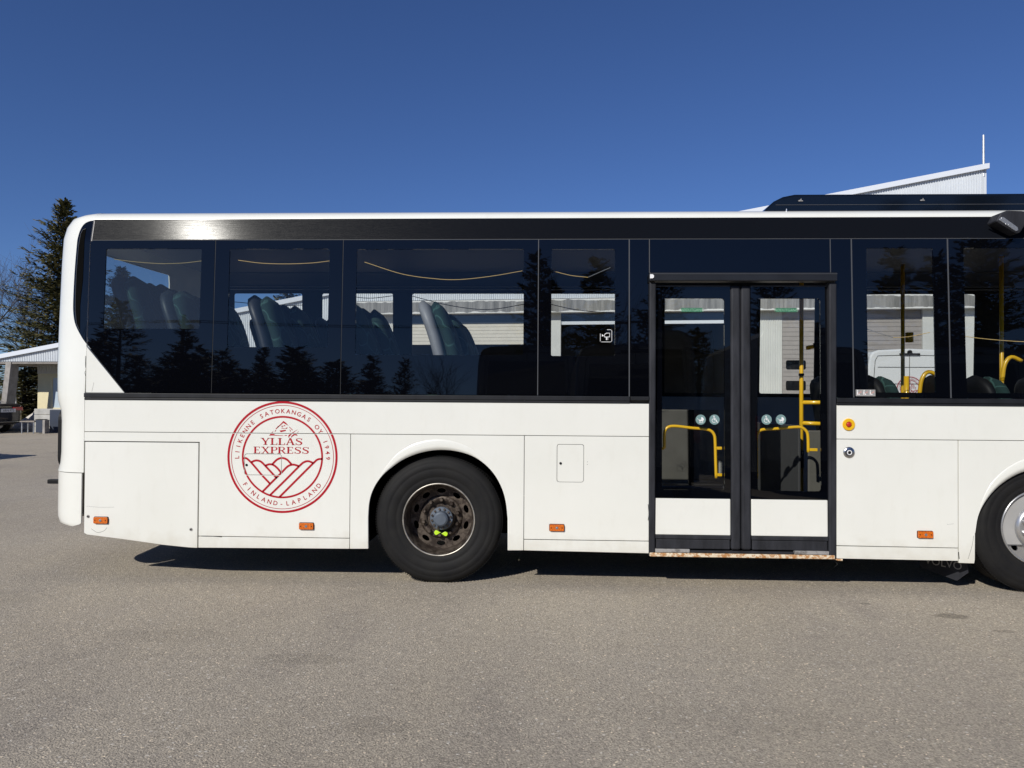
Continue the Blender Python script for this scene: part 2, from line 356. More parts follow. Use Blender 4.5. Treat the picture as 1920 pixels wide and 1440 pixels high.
# ------------------------------------------------------------------ ground
g = MB(); g.add([(-400, -300, 0), (400, -300, 0), (400, 500, 0), (-400, 500, 0)], [(0, 1, 2, 3)])
tag(g.build('ground', 'asphalt', fix=False), kind='structure')
# ------------------------------------------------------------------ the bus
bus = empty('bus', (0, 0, 0), 0, 'long white bus with black window band and a red round emblem on its rear flank', 'bus')
def lean(z):
    if z < 1.42: return 0
    if z < 2.611: return .047*(z-1.42)/1.191
    return .047+(z-2.611)*.22
XR = 7.0                                            # the bus runs on past the right of the frame
# lower side panels with real gaps between them
PY = .022
def panel(name, outer, holes=(), mt='paint', label=None, y0=0, bev=.002):
    o = MB().prism(outer, holes, y0, y0+PY).build(name, mt, bus, bevel=bev, seg=1)
    if label: o['label'] = label
    return o
G = .0022
panel('waist_panel', [(-3.525, 1.124), (.783, 1.124), (.783, 1.366), (-3.525, 1.366)])
panel('waist_panel', [(2.158, 1.118), (XR, 1.118), (XR, 1.366), (2.158, 1.366)])
panel('corner_panel', [(-3.518, 1.422), (-3.215, 1.422), (-3.518, 1.778)])
panel('engine_hatch', [(-3.516, .348), (-3.49, .334), (-3.2, .302), (-2.9, .265), (-2.7, .248), (-2.631, .245), (-2.631, 1.044), (-3.518, 1.044)])
panel('side_panel', [(-2.622, .337), (-1.461, .337), (-1.461, 1.12), (-3.525, 1.12), (-3.525, 1.051), (-2.622, 1.051)], [rrect(-2.273, -1.986, .803, .966, .02)])
panel('filler_flap', rrect(-2.270, -1.989, .806, .963, .018), label='small horizontal locked flap under the red emblem')
panel('sill_panel', [(-2.622, .247), (-1.461, .256), (-1.461, .332), (-2.622, .332)])
arch1 = [(-1.317, .258), (-1.320, .50), (-1.315, .59), (-1.298, .67), (-1.262, .748), (-1.208, .818), (-1.135, .880), (-1.05, .937), (-.93, .985), (-.80, 1.008), (-.67, 1.003), (-.54, .968), (-.44, .905), (-.365, .825), (-.31, .725), (-.28, .62), (-.266, .50), (-.264, .262)]
def sm2(a, keep=2): return a[:keep] + [(p.x, p.y) for p in smooth_pts([(x, z, 0) for x, z in a[keep-1:-1]], 4)][1:] + [a[-1]]
a1 = sm2(arch1)
panel('wheel_arch_panel', [(-1.457, .256)] + a1 + [(-.146, .264), (-.146, 1.12), (-1.457, 1.12)])
panel('side_panel', [(-.142, .348), (.785, .348), (.783, 1.12), (-.142, 1.12)], [rrect(.100, .302, .776, 1.060, .018)])
panel('service_flap', rrect(.103, .299, .779, 1.057, .016), label='small upright locked flap ahead of the rear wheel')
panel('sill_panel', [(-.142, .264), (.79, .256), (.787, .343), (-.142, .343)])
panel('side_panel', [(2.158, .335), (3.030, .330), (3.030, 1.114), (2.158, 1.114)])
panel('sill_panel', [(2.158, .24), (3.030, .236), (3.030, .326), (2.158, .330)])
arch2 = [(3.150, .245), (3.152, .44), (3.172, .56), (3.215, .655), (3.285, .75), (3.38, .832), (3.50, .893), (3.635, .915), (3.77, .893), (3.89, .832), (3.985, .75), (4.055, .655), (4.098, .56), (4.118, .44), (4.12, .245)]
a2 = sm2(arch2)
panel('wheel_arch_panel', [(3.036, .22), (3.145, .218)] + a2 + [(4.3, .245), (4.3, 1.114), (3.036, 1.114)])
panel('side_panel', [(4.305, .24), (XR, .24), (XR, 1.114), (4.305, 1.114)])
# pressed flares over the wheels
def flare(pts, name, c, grow, k0, k1):
    b = MB(); rings = []
    for i, (x, z) in enumerate(pts):
        t = max(0, min(1, (i-k0)/(k1-k0))); e = sin(pi*t)**1.2 if 0 < t < 1 else 0
        d = Vector((x-c[0], z-c[1])).normalized(); w = grow*e+.004
        row = []
        for f, off in ((0, .002), (.0, -.0035*e), (.4, -.004*e), (.85, -.0036*e), (.96, -.001*e), (1, .0012)):
            row.append((x+d.x*w*f, off-.0005, z+d.y*w*f))
        rings.append(row)
    b.loft(rings, closed=False); return b.build(name, 'paint', bus, smooth=True)
flare(a1[1:-1], 'wheel_arch_flare', (-.79, .45), .078, 14, len(a1)-17)
flare(a2[1:-1], 'wheel_arch_flare', (3.635, .38), .085, 5, len(a2)-8)
# dark backing behind the gaps
for q in ((-3.50, -1.46, .03, .05, .35, 1.40), (-1.455, -.15, .03, .05, 1.03, 1.40), (-.14, .78, .03, .05, .27, 1.40), (2.16, 3.10, .03, .05, .27, 1.40), (3.11, XR, .03, .05, .93, 1.40)): MB().box(*q).build('panel_backing', 'seam', bus)
# locks, screws and small marks
def discs(name, lst, mt, y0=-.003, y1=.001, n=20, bev=0):
    b = MB()
    for x, z, r in lst: b.prism(disc(r, n, (x, z))[0], (), y0, y1)
    return b.build(name, mt, bus, bevel=bev)
discs('lock', [(-2.256, .880, .0095)], 'black'); discs('lock', [(.128, .917, .0095)], 'black')
for x, z in ((-3.485, .474), (-2.680, .385)):
    o = discs('hatch_screw', [(x, z, .012)], 'step_alu'); MB().prism(disc(.006, 12, (x, z))[0], (), -.0045, -.003).build('screw_head', 'black', o)
discs('rivet', [(.327, .93, .0022)], 'seam', -.001); discs('rivet', [(.327, .911, .0022)], 'seam', -.001)
# scratches and cracks on the rear corner and sill
for pts, w in (([(-3.46, .38), (-3.41, .352), (-3.36, .365), (-3.335, .39)], .0018), ([(-3.50, .552), (-3.40, .545), (-3.28, .547)], .0010), ([(-2.60, .337), (-2.52, .3365), (-2.44, .331)], .004), ([(3.10, .25), (3.13, .35), (3.14, .42)], .0018), ([(-3.47, 1.43), (-3.455, 1.50)], .0012), ([(2.95, .5), (3.00, .505)], .001), ([(-3.5215, 1.705), (-3.5235, 1.66), (-3.5215, 1.615)], .0045), ([(-3.522, 1.59), (-3.527, 1.575), (-3.522, 1.55)], .003), ([(.779, .62), (.784, .55), (.779, .50)], .004), ([(3.033, .30), (3.037, .25)], .006)):
    vs, fs = ribbon(pts, w); MB().add([(x, -.0006, z) for x, z in vs], fs).build('scratch', 'rubber', bus, fix=False)
# belt rail
b = MB(); b.box(-3.527, .64, -.012, .03, 1.387, 1.420); b.box(-3.527, .64, -.006, .03, 1.368, 1.384); b.box(.645, .784, -.008, .03, 1.392, 1.42); b.build('belt_rail', 'rubber', bus, bevel=.003)
b = MB(); b.box(2.158, XR, -.012, .03, 1.385, 1.420); b.box(2.158, XR, -.006, .03, 1.366, 1.382); b.build('belt_rail', 'rubber', bus, bevel=.003)
# window units: black bordered glass with a clear field
def window(outer, hole, gm, name='window'):
    o = MB().prism(outer, [rrect(*hole, .012, 3)] if hole else [], .0, .012, lean).build(name, 'frit', bus)
    if hole:
        x0, x1, z0, z1 = hole; e = .006
        vs = [(x0-e, .005+lean(z0-e), z0-e), (x1+e, .005+lean(z0-e), z0-e), (x1+e, .005+lean(z1+e), z1+e), (x0-e, .005+lean(z1+e), z1+e)]
        MB().add(vs, [(0, 1, 2, 3)]).build('glass_pane', gm, o, fix=False)
    return o
ZT = 2.604
window([(-3.518, 1.790), (-3.209, 1.424), (-2.541, 1.424), (-2.541, ZT), (-3.524, ZT)], (-3.400, -2.645, 1.917, 2.538), 'glass_rear')
window(rect(-2.535, -1.546, 1.424, ZT), (-2.424, -1.646, 1.779, 2.536), 'glass')
window(rect(-1.540, -.050, 1.424, ZT), (-1.435, -.157, 1.724, 2.532), 'glass')
window(rect(-.044, .632, 1.424, ZT), (.052, .529, 1.721, 2.530), 'glass')
window(rect(.640, .782, 1.40, ZT), None, 'glass', 'pillar_panel')
window(rect(.792, 2.122, 2.352, ZT), None, 'glass', 'door_header_panel')
window([(2.160, 1.424), (2.276, 1.424), (2.276, ZT), (2.130, ZT), (2.130, 2.352), (2.160, 2.352)], None, 'glass', 'pillar_panel')
window(rect(2.286, 2.976, 1.424, ZT), (2.388, 2.873, 1.462, 2.535), 'glass')
window(rect(2.986, 4.60, 1.424, ZT), (3.095, 4.5, 1.462, 2.535), 'glass')
for x in (-2.538, -1.543): MB().prism(rect(x-.003, x+.003, 1.424, ZT), (), .003, .01, lean).build('window_joint', 'rubber', bus)
for x, w, z0 in ((-.047, .003, 1.424), (.636, .004, 1.40), (.787, .003, 2.35), (2.126, .003, 2.35), (2.281, .0045, 1.424), (2.981, .005, 1.424)):
    MB().prism(rect(x-w, x+w, z0, ZT), (), -.001, .01, lean).build('window_joint', 'grey_line', bus)
MB().prism(rect(-3.524, XR, ZT+.001, ZT+.005), (), .001, .01, lean).build('window_joint', 'grey_line', bus)
for xa, xb in ((-3.512, XR),): MB().prism(rect(xa, xb, ZT+.007, 2.776), (), .0, .012, lean).build('cant_rail_strip', 'strip', bus)
MB().prism(rect(-3.519, -3.515, 2.60, 2.776), (), -.001, .01, lean).build('window_joint', 'step_alu', bus)
MB().prism(rect(-3.525, -3.521, 2.60, 2.776), (), .0, .01, lean).build('window_joint', 'grey_line', bus)
# small things on the glass
def stick(name, parts, x, z, mt, par, y=-.0015, yf=lean, sub=None):
    return flat2d(name, parts, lambda a, b_: (x+a, y+yf(z+b_), z+b_), mt, par)
# camera sign
cs = stick('camera_sign', [ribbon([(-.044, -.044), (-.044, .014)], .003, 0), ribbon([(-.036, -.048), (.034, -.048), (.042, -.040), (.042, .036), (.034, .044), (.006, .044)], .003, 0)], .464, 1.876, 'white', bus)
stick('camera_icon', [ribbon([(-.010, -.012), (-.016, -.004), (-.010, .010), (.002, .018), (.026, .018), (.026, -.010), (-.010, -.012)], .0045, 0), poly((-.032, -.008), (-.020, -.002), (-.020, .002), (-.032, .010)), ribbon([(.002, -.014), (.002, -.034)], .007, 0), ribbon([(.012, -.014), (.012, -.034)], .003, 0)], .464, 1.876, 'white', cs, -.002)
lab = stick('rule_sticker', [poly((-.071, -.024), (.071, -.024), (.071, .024), (-.071, .024))], 2.366, 1.458, 'picto', bus, -.002)
for cx in (-.046, 0, .046):
    wk = [poly((cx-.016, -.015), (cx-.009, -.015), (cx-.008, .010), (cx-.015, .012)), disc(.004, 8, (cx-.011, .017)), poly((cx-.006, -.014), (cx+.004, -.014), (cx+.002, -.006), (cx-.006, -.004))]
    pk = [ribbon([(cx-.012, -.012), (cx+.016, .014)], .003, 0), ribbon([(cx-.004, .0), (cx+.017, .002)], .003, 0)]
    stick('rule_symbol', wk, 2.366, 1.458, 'white', lab, -.003); stick('rule_symbol', pk, 2.366, 1.458, 'pink', lab, -.0038)
# roof
prof = [(.083, 2.776), (.086, 2.789), (.096, 2.803), (.13, 2.828), (.25, 2.863), (.4, 2.885), (.8, 2.915), (1.275, 2.925)]
full = prof + [(2.55-y, z) for y, z in prof[-2::-1]]
b = MB(); b.loft([[(x, y, z) for y, z in full] for x in (-3.527, 0, XR)], closed=False); b.build('roof', 'paint', bus, smooth=True)
b = MB(); b.prism([(1.68, 2.84), (1.74, 2.91), (1.79, 2.955), (1.86, 2.99), (1.95, 3.008), (XR, 3.008), (XR, 2.84)], (), .30, .78).build('roof_pod', 'navy', bus, bevel=.03, seg=4)
MB().box(1.80, XR, .296, .30, 2.922, 2.925).build('pod_seam', 'grey_line', bus)
for x in (1.99, 2.92): 
    b = MB(); b.add([(x-.018, .292, 2.950), (x+.018, .292, 2.950), (x+.018, .292, 2.957), (x+.006, .288, 2.960), (x+.004, .287, 2.973), (x-.004, .287, 2.962), (x-.018, .292, 2.957)], [(0, 1, 2, 3, 4, 5, 6)]); b.build('pod_latch', 'step_alu', bus, fix=False)
MB().tube([(1.875, .27, 2.80), (1.875, .27, 2.885)], .006).build('pod_stay', 'chrome', bus)
# rear end: one lofted shell round the corner and across the back
K = 3.74/5.72; BB = .35
XS = [(.39, 3.665), (.402, 3.71), (.45, 3.728), (.504, 3.73), (.79, 3.73), (.81, 3.728), (.86, 3.710), (.954, 3.703), (1.2, 3.703), (1.282, 3.709), (1.36, 3.736), (1.405, 3.740), (1.61, 3.743), (1.9, 3.738), (2.145, 3.730), (2.45, 3.720), (2.65, 3.708), (2.74, 3.682), (2.776, 3.655)]
def xsil(z):
    for (z0, x0), (z1, x1) in zip(XS, XS[1:]):
        if z <= z1: return x0+(x1-x0)*max(0, (z-z0))/(z1-z0)
    return XS[-1][1]
def aa(z):
    s = xsil(z)-3.527+K*lean(z)+K*BB; return sqrt(max(.001, s*s-(K*BB)**2))
def ring(z, yo, a, bb=BB, nq=14, nm=9):
    p = []
    for i in range(nq+1):
        t = pi/2*i/nq; p.append((-3.527-a*sin(t), yo+bb*(1-cos(t)), z))
    for i in range(1, nm+1):
        f = i/nm; y = yo+bb+(1.275-yo-bb)*f; p.append((-3.527-a-.035*sin(pi/2*f), y, z))
    return p + [(x, 2.55-y, zz) for x, y, zz in p[-2::-1]]
def zlist(a, b, n): return [a+(b-a)*i/n for i in range(n+1)]
def shell(rings, name, skip=None):
    b = MB(); n = len(rings[0]); vs = [q for r in rings for q in r]; fs = []
    for i in range(len(rings)-1):
        for k in range(n-1):
            if skip and skip(i, k): continue
            fs.append((i*n+k, i*n+k+1, (i+1)*n+k+1, (i+1)*n+k))
    b.add(vs, fs); o = b.build(name, 'paint', bus, smooth=True); 
    md = o.modifiers.new('thick', 'SOLIDIFY'); md.thickness = .012; md.offset = -1; es = o.modifiers.new('edges', 'EDGE_SPLIT'); es.split_angle = radians(45)
    return o
zs = [.808, .87, .954, 1.08, 1.2, 1.282, 1.36, 1.405, 1.61, 1.80, 1.95, 2.145, 2.3, 2.45, 2.56, 2.65, 2.74, 2.776]
rings = [ring(z, lean(z), aa(z)) for z in zs]
for z, yo, a in ((2.803, .096, .33), (2.828, .13, .27), (2.850, .19, .19), (2.863, .25, .13), (2.885, .4, .06), (2.915, .8, .03)): rings.append(ring(z, yo, a, .35 if yo < .5 else .2))
shell(rings, 'rear_end', lambda i, k: 9 <= i <= 14 and 15 <= k <= len(rings[0])-17)
zb = [.393, .396, .405, .42, .45, .504, .65, .75, .803]
bumper = shell([[(x+.006 if abs(x+3.527) > 1e-4 else x-.014, y, (z+.028*max(0, 1-(abs(x)-3.527)/.10) if z < .43 else z) + (-.02*min(1, (abs(x)-3.527)/.2)*0 if z > .8 else 0)) for x, y, z in ring(z0, 0, aa(z0))] for z0 in zb], 'rear_bumper')
vs = [(-3.935, .42, 1.78), (-3.935, 2.13, 1.78), (-3.925, 2.10, 2.66), (-3.925, .46, 2.66)]
MB().add(vs, [(0, 1, 2, 3)]).build('rear_window', 'farglass', bus, fix=False)
# black quarter vent wrapped over the corner
def ysurf(x, z, off=.002):
    a = aa(z); u = min(.999, max(0, (-3.527-x)/a)); return lean(z)+BB*(1-sqrt(1-u*u))-off
def patch(name, poly2, mt, off, par, step=.02):
    bm = bmesh.new(); vs = [bm.verts.new((x, 0, z)) for x, z in poly2]; bm.faces.new(vs)
    for ax, lo, hi in ((0, -3.75, -3.5), (2, 1.75, 2.8)):
        c = lo
        while c < hi:
            n = Vector((1, 0, 0)) if ax == 0 else Vector((0, 0, 1))
            bmesh.ops.bisect_plane(bm, geom=bm.verts[:]+bm.edges[:]+bm.faces[:], plane_co=n*c, plane_no=n); c += step
    for v in bm.verts: v.co.y = ysurf(v.co.x, v.co.z, off)
    bmesh.ops.recalc_face_normals(bm, faces=bm.faces)
    me = bpy.data.meshes.new(name); bm.to_mesh(me); bm.free(); return link(name, me, mt, par, smooth=True)
qv = [(-3.528, 1.80), (-3.57, 1.855), (-3.625, 1.945), (-3.648, 2.02), (-3.657, 2.12), (-3.655, 2.35), (-3.645, 2.55), (-3.635, 2.66), (-3.618, 2.715), (-3.590, 2.748), (-3.555, 2.763), (-3.528, 2.767)]
qp = patch('quarter_panel', [(p.x, p.y) for p in smooth_pts([(x, z, 0) for x, z in qv], 3)], 'frit', .003, bus)
vi = [(-3.585, 1.905), (-3.612, 1.955), (-3.627, 2.05), (-3.632, 2.15), (-3.632, 2.35), (-3.622, 2.56), (-3.612, 2.66), (-3.600, 2.690), (-3.575, 2.70), (-3.575, 2.3), (-3.590, 2.1)]
patch('air_vent', vi, 'dark', .0055, qp)
b = MB()
for l in ([(x, z) for x, z in vi[:9]],):
    p = [(x, ysurf(x, z, .008), z) for x, z in l]; b.tube(p, .0022, 5)
b.build('vent_edge', 'grey_line', qp)
# rear lamps and reflector behind the corner
MB().prism(rrect(.30, .52, .80, 1.30, .1, 6), (), -3.928, -3.84).build('x', 'black', bus)
o = bus.children[-1]; o.name = 'lamp_cluster'
for v in o.data.vertices: x, y, z = v.co; v.co = (y, x, z)
for zc in (.92, 1.06, 1.20): MB().box(-3.934, -3.928, .33, .49, zc-.05, zc+.05).build('tail_light', 'redlens', o, bevel=.004)
MB().box(-4.0, -3.90, .28, .32, .685, .72).build('tow_hook', 'black', bus, bevel=.006)
# marker lamps, emergency button, key switch
def marker(x, z, tilt=0):
    o = MB().prism(rrect(x-.054, x+.054, z-.024, z+.024, .007), (), -.016, 0).build('marker_lamp', 'orange', bus, bevel=.004)
    b = MB(); b.prism(rrect(x-.057, x+.057, z-.027, z+.027, .008), (), -.004, 0).build('lamp_base', 'black', o)
    for dx in (-.041, .041): MB().prism(disc(.004, 10, (x+dx, z))[0], (), -.0175, -.015).build('lamp_screw', 'black', o)
    MB().prism(disc(.010, 16, (x, z))[0], (), -.0185, -.015).build('reflector_dot', 'lens', o)
for x, z in ((-3.381, .447), (-1.789, .424), (.102, .438), (2.792, .425)): marker(x, z)
eb = MB().lathe([(0, -.004), (.020, -.004), (.022, -.010), (.042, -.010), (.045, -.006), (.045, 0)], (2.243, 0, 1.224), 40).build('emergency_button', 'yellow', bus, smooth=False)
MB().lathe([(0, -.016), (.014, -.016), (.0175, -.013), (.019, -.004)], (2.243, 0, 1.224), 32).build('push_cap', 'button_red', eb, smooth=True)
ks = MB().lathe([(0, -.008), (.030, -.008), (.040, -.004), (.042, 0)], (2.247, 0, 1.018), 40).build('door_switch', 'chrome', bus, smooth=True)
MB().lathe([(.012, -.0085), (.012, -.012), (.018, -.012), (.018, -.0085)], (2.247, 0, 1.018), 32).build('switch_ring', 'white', ks, smooth=True)
MB().lathe([(0, -.0115), (.010, -.0115), (.0115, -.0085)], (2.247, 0, 1.018), 24).build('switch_centre', 'black', ks)
# roof side lamp at top right
xl = 3.40
b = MB(); b.prism([(3.28, 2.715), (3.315, 2.775), (3.36, 2.792), (3.47, 2.788), (3.53, 2.778), (3.545, 2.755), (3.50, 2.70), (3.455, 2.63), (3.43, 2.622)], (), -.045, .085).build('side_lamp', 'rubber_dust', bus, bevel=.018, seg=4); sl_ = bus.children[-1]
def lampc():
    return MB().prism([(3.296, 2.722), (3.312, 2.742), (3.330, 2.744), (3.432, 2.668), (3.436, 2.646), (3.418, 2.638)], (), -.052, -.042).build('lamp_lens', 'lens', sl_, bevel=.006)
lampc(); MB().tube([(3.275, .03, 2.70), (3.285, -.02, 2.712), (3.305, -.04, 2.72)], .006).build('lamp_cable', 'black', sl_)

# ------------------------------------------------------------------ emblem
U = .424/610
ex, ez = -1.981, .943
def eu(px, py): return ((px-748)*U, (730-py)*U)
parts = [annulus(.4075, .424), annulus(.3905, .3945), annulus(.2985, .3125)]
def arc_text(s, a0, step, r, size, inward):
    for i, ch in enumerate(s):
        if ch == ' ': continue
        vs, fs = text_mesh(ch, size, bold=.011); 
        zc = (max(v[1] for v in vs)+min(v[1] for v in vs))/2 if ch == '-' else size*.36
        t = radians(a0+step*i); ou = []
        for x, y in vs:
            y -= size*.36
            if not inward: rx, ry = Vector((sin(t), -cos(t))), Vector((cos(t), sin(t)))
            else: rx, ry = Vector((-sin(t), cos(t))), Vector((-cos(t), -sin(t)))
            q = Vector((cos(t), sin(t)))*r + rx*x + ry*y; ou.append((q.x, q.y))
        parts.append((ou, fs))
arc_text('LIIKENNE SATOKANGAS OY 1949', 181, -7.0, .3505, .047, False)
arc_text('FINLAND-LAPLAND', 216.3, 7.6, .3515, .047, True)
for pts in ([(318, 748), (350, 748), (395, 785), (455, 850), (520, 925), (615, 1022)], [(405, 790), (435, 775), (470, 770), (515, 785), (570, 838), (630, 900), (690, 962)], [(560, 826), (605, 810), (650, 818), (695, 852), (735, 900)],
            [(635, 812), (690, 758), (745, 740), (800, 758), (850, 808)], [(535, 1108), (640, 1000), (735, 905), (800, 838), (840, 816), (880, 812), (935, 828)], [(618, 1145), (780, 985), (935, 828), (985, 785), (1035, 772), (1092, 792)], [(722, 1165), (900, 985), (1092, 792), (1140, 752), (1192, 746)]):
    parts.append(ribbon([eu(*p) for p in pts], .0150, 6))
# serif lettering drawn stroke by stroke (unit height)
def glyph(ch):
    T, N, H = .19, .075, .065
    r_ = lambda a, b_, c, d: poly((a, c), (b_, c), (b_, d), (a, d))
    def diag(x0, y0, x1, y1, w): return poly((x0-w/2, y0), (x0+w/2, y0), (x1+w/2, y1), (x1-w/2, y1))
    sr = lambda cx, y, w=.30: r_(cx-w/2, cx+w/2, y if y < .5 else 1-H, H if y < .5 else 1)
    if ch == 'L': return .80, [r_(.14, .14+T, 0, 1), sr(.225, 0, .42), sr(.225, 1, .42), r_(.3, .74, 0, H), poly((.66, H), (.74, H), (.76, .30), (.72, .30))]
    if ch == 'Y': return .98, [r_(.42, .42+T, 0, .46), sr(.5, 0, .42), diag(.50, .42, .17, 1, T), diag(.53, .42, .84, 1, N+.02), sr(.17, 1, .36), sr(.84, 1, .28)]
    if ch == 'A': return 1.0, [diag(.16, 0, .49, 1, N+.02), diag(.84, 0, .50, 1, T), r_(.27, .70, .32, .32+H), sr(.16, 0, .28), sr(.84, 0, .36), disc(.055, 12, (.36, 1.14)), disc(.055, 12, (.62, 1.14))]
    if ch == 'E': return .84, [r_(.14, .14+T, 0, 1), r_(.04, .74, 0, H), r_(.04, .72, 1-H, 1), r_(.3, .54, .49, .49+H), poly((.66, H), (.74, H), (.77, .28), (.73, .28)), poly((.64, 1-H), (.72, 1-H), (.74, .75), (.70, .75)), r_(.53, .565, .40, .62)]
    if ch == 'X': return .98, [diag(.80, 0, .19, 1, T), diag(.18, 0, .80, 1, N+.02), sr(.18, 0, .30), sr(.80, 0, .36), sr(.19, 1, .36), sr(.80, 1, .30)]
    if ch in 'PR':
        p = [r_(.14, .14+T, 0, 1), sr(.225, 0, .42), r_(.04, .5, 1-H, 1), r_(.3, .5, .46, .46+H)]
        arc = [(.5+.24*cos(t), .73+.245*sin(t)) for t in [(-pi/2)+pi*i/12 for i in range(13)]]
        p.append(ribbon(arc, [N, N, .07, .10, .13, .15, .16, .15, .13, .10, .07, N, N], 0))
        if ch == 'R': p += [diag(.82, 0, .50, .48, T), sr(.86, 0, .22)]
        return (.80 if ch == 'P' else .96), p
    if ch == 'S':
        pts = [(.70, .76), (.62, .90), (.42, .965), (.22, .90), (.16, .76), (.25, .62), (.44, .52), (.62, .40), (.68, .25), (.58, .09), (.38, .035), (.20, .10), (.10, .26)]
        return .84, [ribbon(pts, [N, N, .06, .10, .14, .17, .18, .18, .16, .12, .08, N, N], 4), poly((.68, .72), (.73, .72), (.73, .99), (.69, .99)), poly((.08, .01), (.12, .01), (.13, .30), (.08, .30))]
def serif(word, xc, y0, width, h):
    gl = [glyph(c) for c in word]; tot = sum(g_[0] for g_ in gl); k = width/tot; x = xc-width/2
    for w, ps in gl:
        for vs, fs in ps: parts.append(([(x+vx*k, y0+vy*h) for vx, vy in vs], fs))
        x += w*k
serif('YLLAS', eu(740, 0)[0], eu(0, 598)[1], 470*U, 75*U)
serif('EXPRESS', eu(735, 0)[0], eu(0, 692)[1], 625*U, 73*U)
# peak mark over the lettering: a broken mountain outline, antlered head and a skier slash
def zp(*pts): return poly(*[((480+px/16-400)*5.76, (780+py/16-730)*5.76) for px, py in pts])
def mk(*pts):
    vs, fs = zp(*pts); parts.append(([eu(*v) for v in vs], fs))
for t_ in (((820, 130), (775, 180), (620, 340), (660, 330), (815, 190)), ((820, 130), (815, 190), (900, 240), (975, 275), (900, 190)), ((660, 280), (575, 380), (600, 385), (690, 300)), ((600, 400), (560, 430), (555, 465), (585, 440)), ((520, 430), (440, 510), (380, 580), (560, 575), (550, 535), (470, 510)),
           ((1000, 300), (1000, 325), (1095, 415), (1115, 405)), ((560, 560), (820, 575), (820, 585), (560, 580)), ((860, 562), (930, 562), (930, 580), (860, 580)), ((1010, 380), (1030, 460), (1050, 430)),
           ((750, 350), (850, 355), (880, 370), (760, 362)), ((865, 370), (940, 320), (935, 365)), ((700, 425), (890, 400), (905, 430), (740, 475)), ((750, 270), (800, 300), (780, 340)), ((800, 240), (820, 300), (800, 300)), ((850, 250), (885, 285), (830, 290)),
           ((730, 500), (745, 500), (765, 530), (725, 528)), ((820, 500), (835, 500), (858, 520), (810, 525)),
           ((975, 620), (980, 560), (1100, 480), (1270, 380), (1110, 500), (1000, 610)), ((1060, 600), (1140, 520), (1220, 515), (1260, 580), (1170, 560), (1080, 615)), ((1280, 440), (1290, 450), (1230, 520))): mk(*t_)
flat2d('emblem', parts, lambda a, c: (ex+a, -.0012, ez+c), 'red', bus, [(2, 1.118, 1.126, (-9, 9)), (2, .962, .968, (-2.27, -1.99)), (2, .801, .807, (-2.27, -1.99)), (0, -2.275, -2.269, (.80, .966)), (0, -1.990, -1.984, (.80, .966))])
EMB = parts

# ------------------------------------------------------------------ doors
def dl(z): return .008 + .036*max(0, z-.4)/1.85
fr = MB(); fr.box(.782, .832, -.006, .06, .235, 2.275); fr.build('door_frame', 'rubber_dust', bus, bevel=.012, seg=3)
fr = MB(); fr.box(2.100, 2.157, -.006, .06, .235, 2.275); fr.build('door_frame', 'rubber_dust', bus, bevel=.012, seg=3)
MB().prism(rect(.779, 2.150, 2.279, 2.342), (), -.035, .06).build('door_header', 'alu', bus, bevel=.006)
MB().box(.781, 2.148, -.038, -.034, 2.329, 2.333).build('header_groove', 'grey_line', bus)
MB().prism([(.781, 2.297), (.80, 2.297), (.809, 2.303), (.81, 2.318), (.80, 2.327), (.781, 2.327)], (), -.043, -.036).build('header_reflector', 'white', bus)
def door(x0, x1, hx0, hx1, flip):
    d = MB().prism(rect(x0, x1, .668, 2.246), [rrect(hx0, hx1, .728, 2.158, .02)], .0, .016, dl).build('door', 'frit', bus)
    d['label'] = 'rear leaf of the double door' if not flip else 'front leaf of the double door'
    vs = [(hx0-.004, .008+dl(.72), .72), (hx1+.004, .008+dl(.72), .72), (hx1+.004, .008+dl(2.165), 2.165), (hx0-.004, .008+dl(2.165), 2.165)]
    MB().add(vs, [(0, 1, 2, 3)]).build('glass_pane', 'doorglass', d, fix=False)
    MB().prism(rect(x0, x1, .395, .664), (), -.001, .03, dl).build('lower_panel', 'paint', d, bevel=.006)
    MB().box(x0, x1, -.003, .04, .366, .393).build('bottom_seal', 'rubber_dust', d, bevel=.004)
    MB().box(x0+.005, x1-.005, .004, .05, .292, .364).build('bottom_seal', 'rubber_dust', d, bevel=.006)
    MB().prism(rect(x0, x1, 2.248, 2.256), (), .0, .02, dl).build('top_trim', 'grey_line', d)
    return d
d1 = door(.834, 1.388, .883, 1.345, False); d2 = door(1.540, 2.098, 1.588, 2.052, True)
# two rubber edges meeting in the middle
for x0, x1, d in ((1.390, 1.462, d1), (1.466, 1.538, d2)):
    MB().prism(rect(x0, x1, .29, 2.256), (), -.012, .05, dl).build('edge_seal', 'rubber_dust', d, bevel=.016, seg=3)
# threshold
b = MB(); b.box(.79, 2.14, -.018, .05, .236, .264); b.build('step_edge', 'rust_step', bus, bevel=.005)
for xa, xb in ((.832, 1.085), (1.85, 2.098)): MB().box(xa, xb, -.014, .05, .267, .292).build('step_plate', 'step_alu', bus, bevel=.003)
MB().box(1.09, 1.845, -.006, .05, .267, .282).build('step_plate', 'rubber_dust', bus, bevel=.002)
MB().tube([(2.15, .02, .235), (2.17, .01, .228), (2.2, .0, .23)], .008).build('bracket', 'rust_step', bus)
MB().tube([(2.15, .05, .235), (2.175, .03, .19), (2.15, .03, .17)], .003).build('loose_wire', 'black', bus)
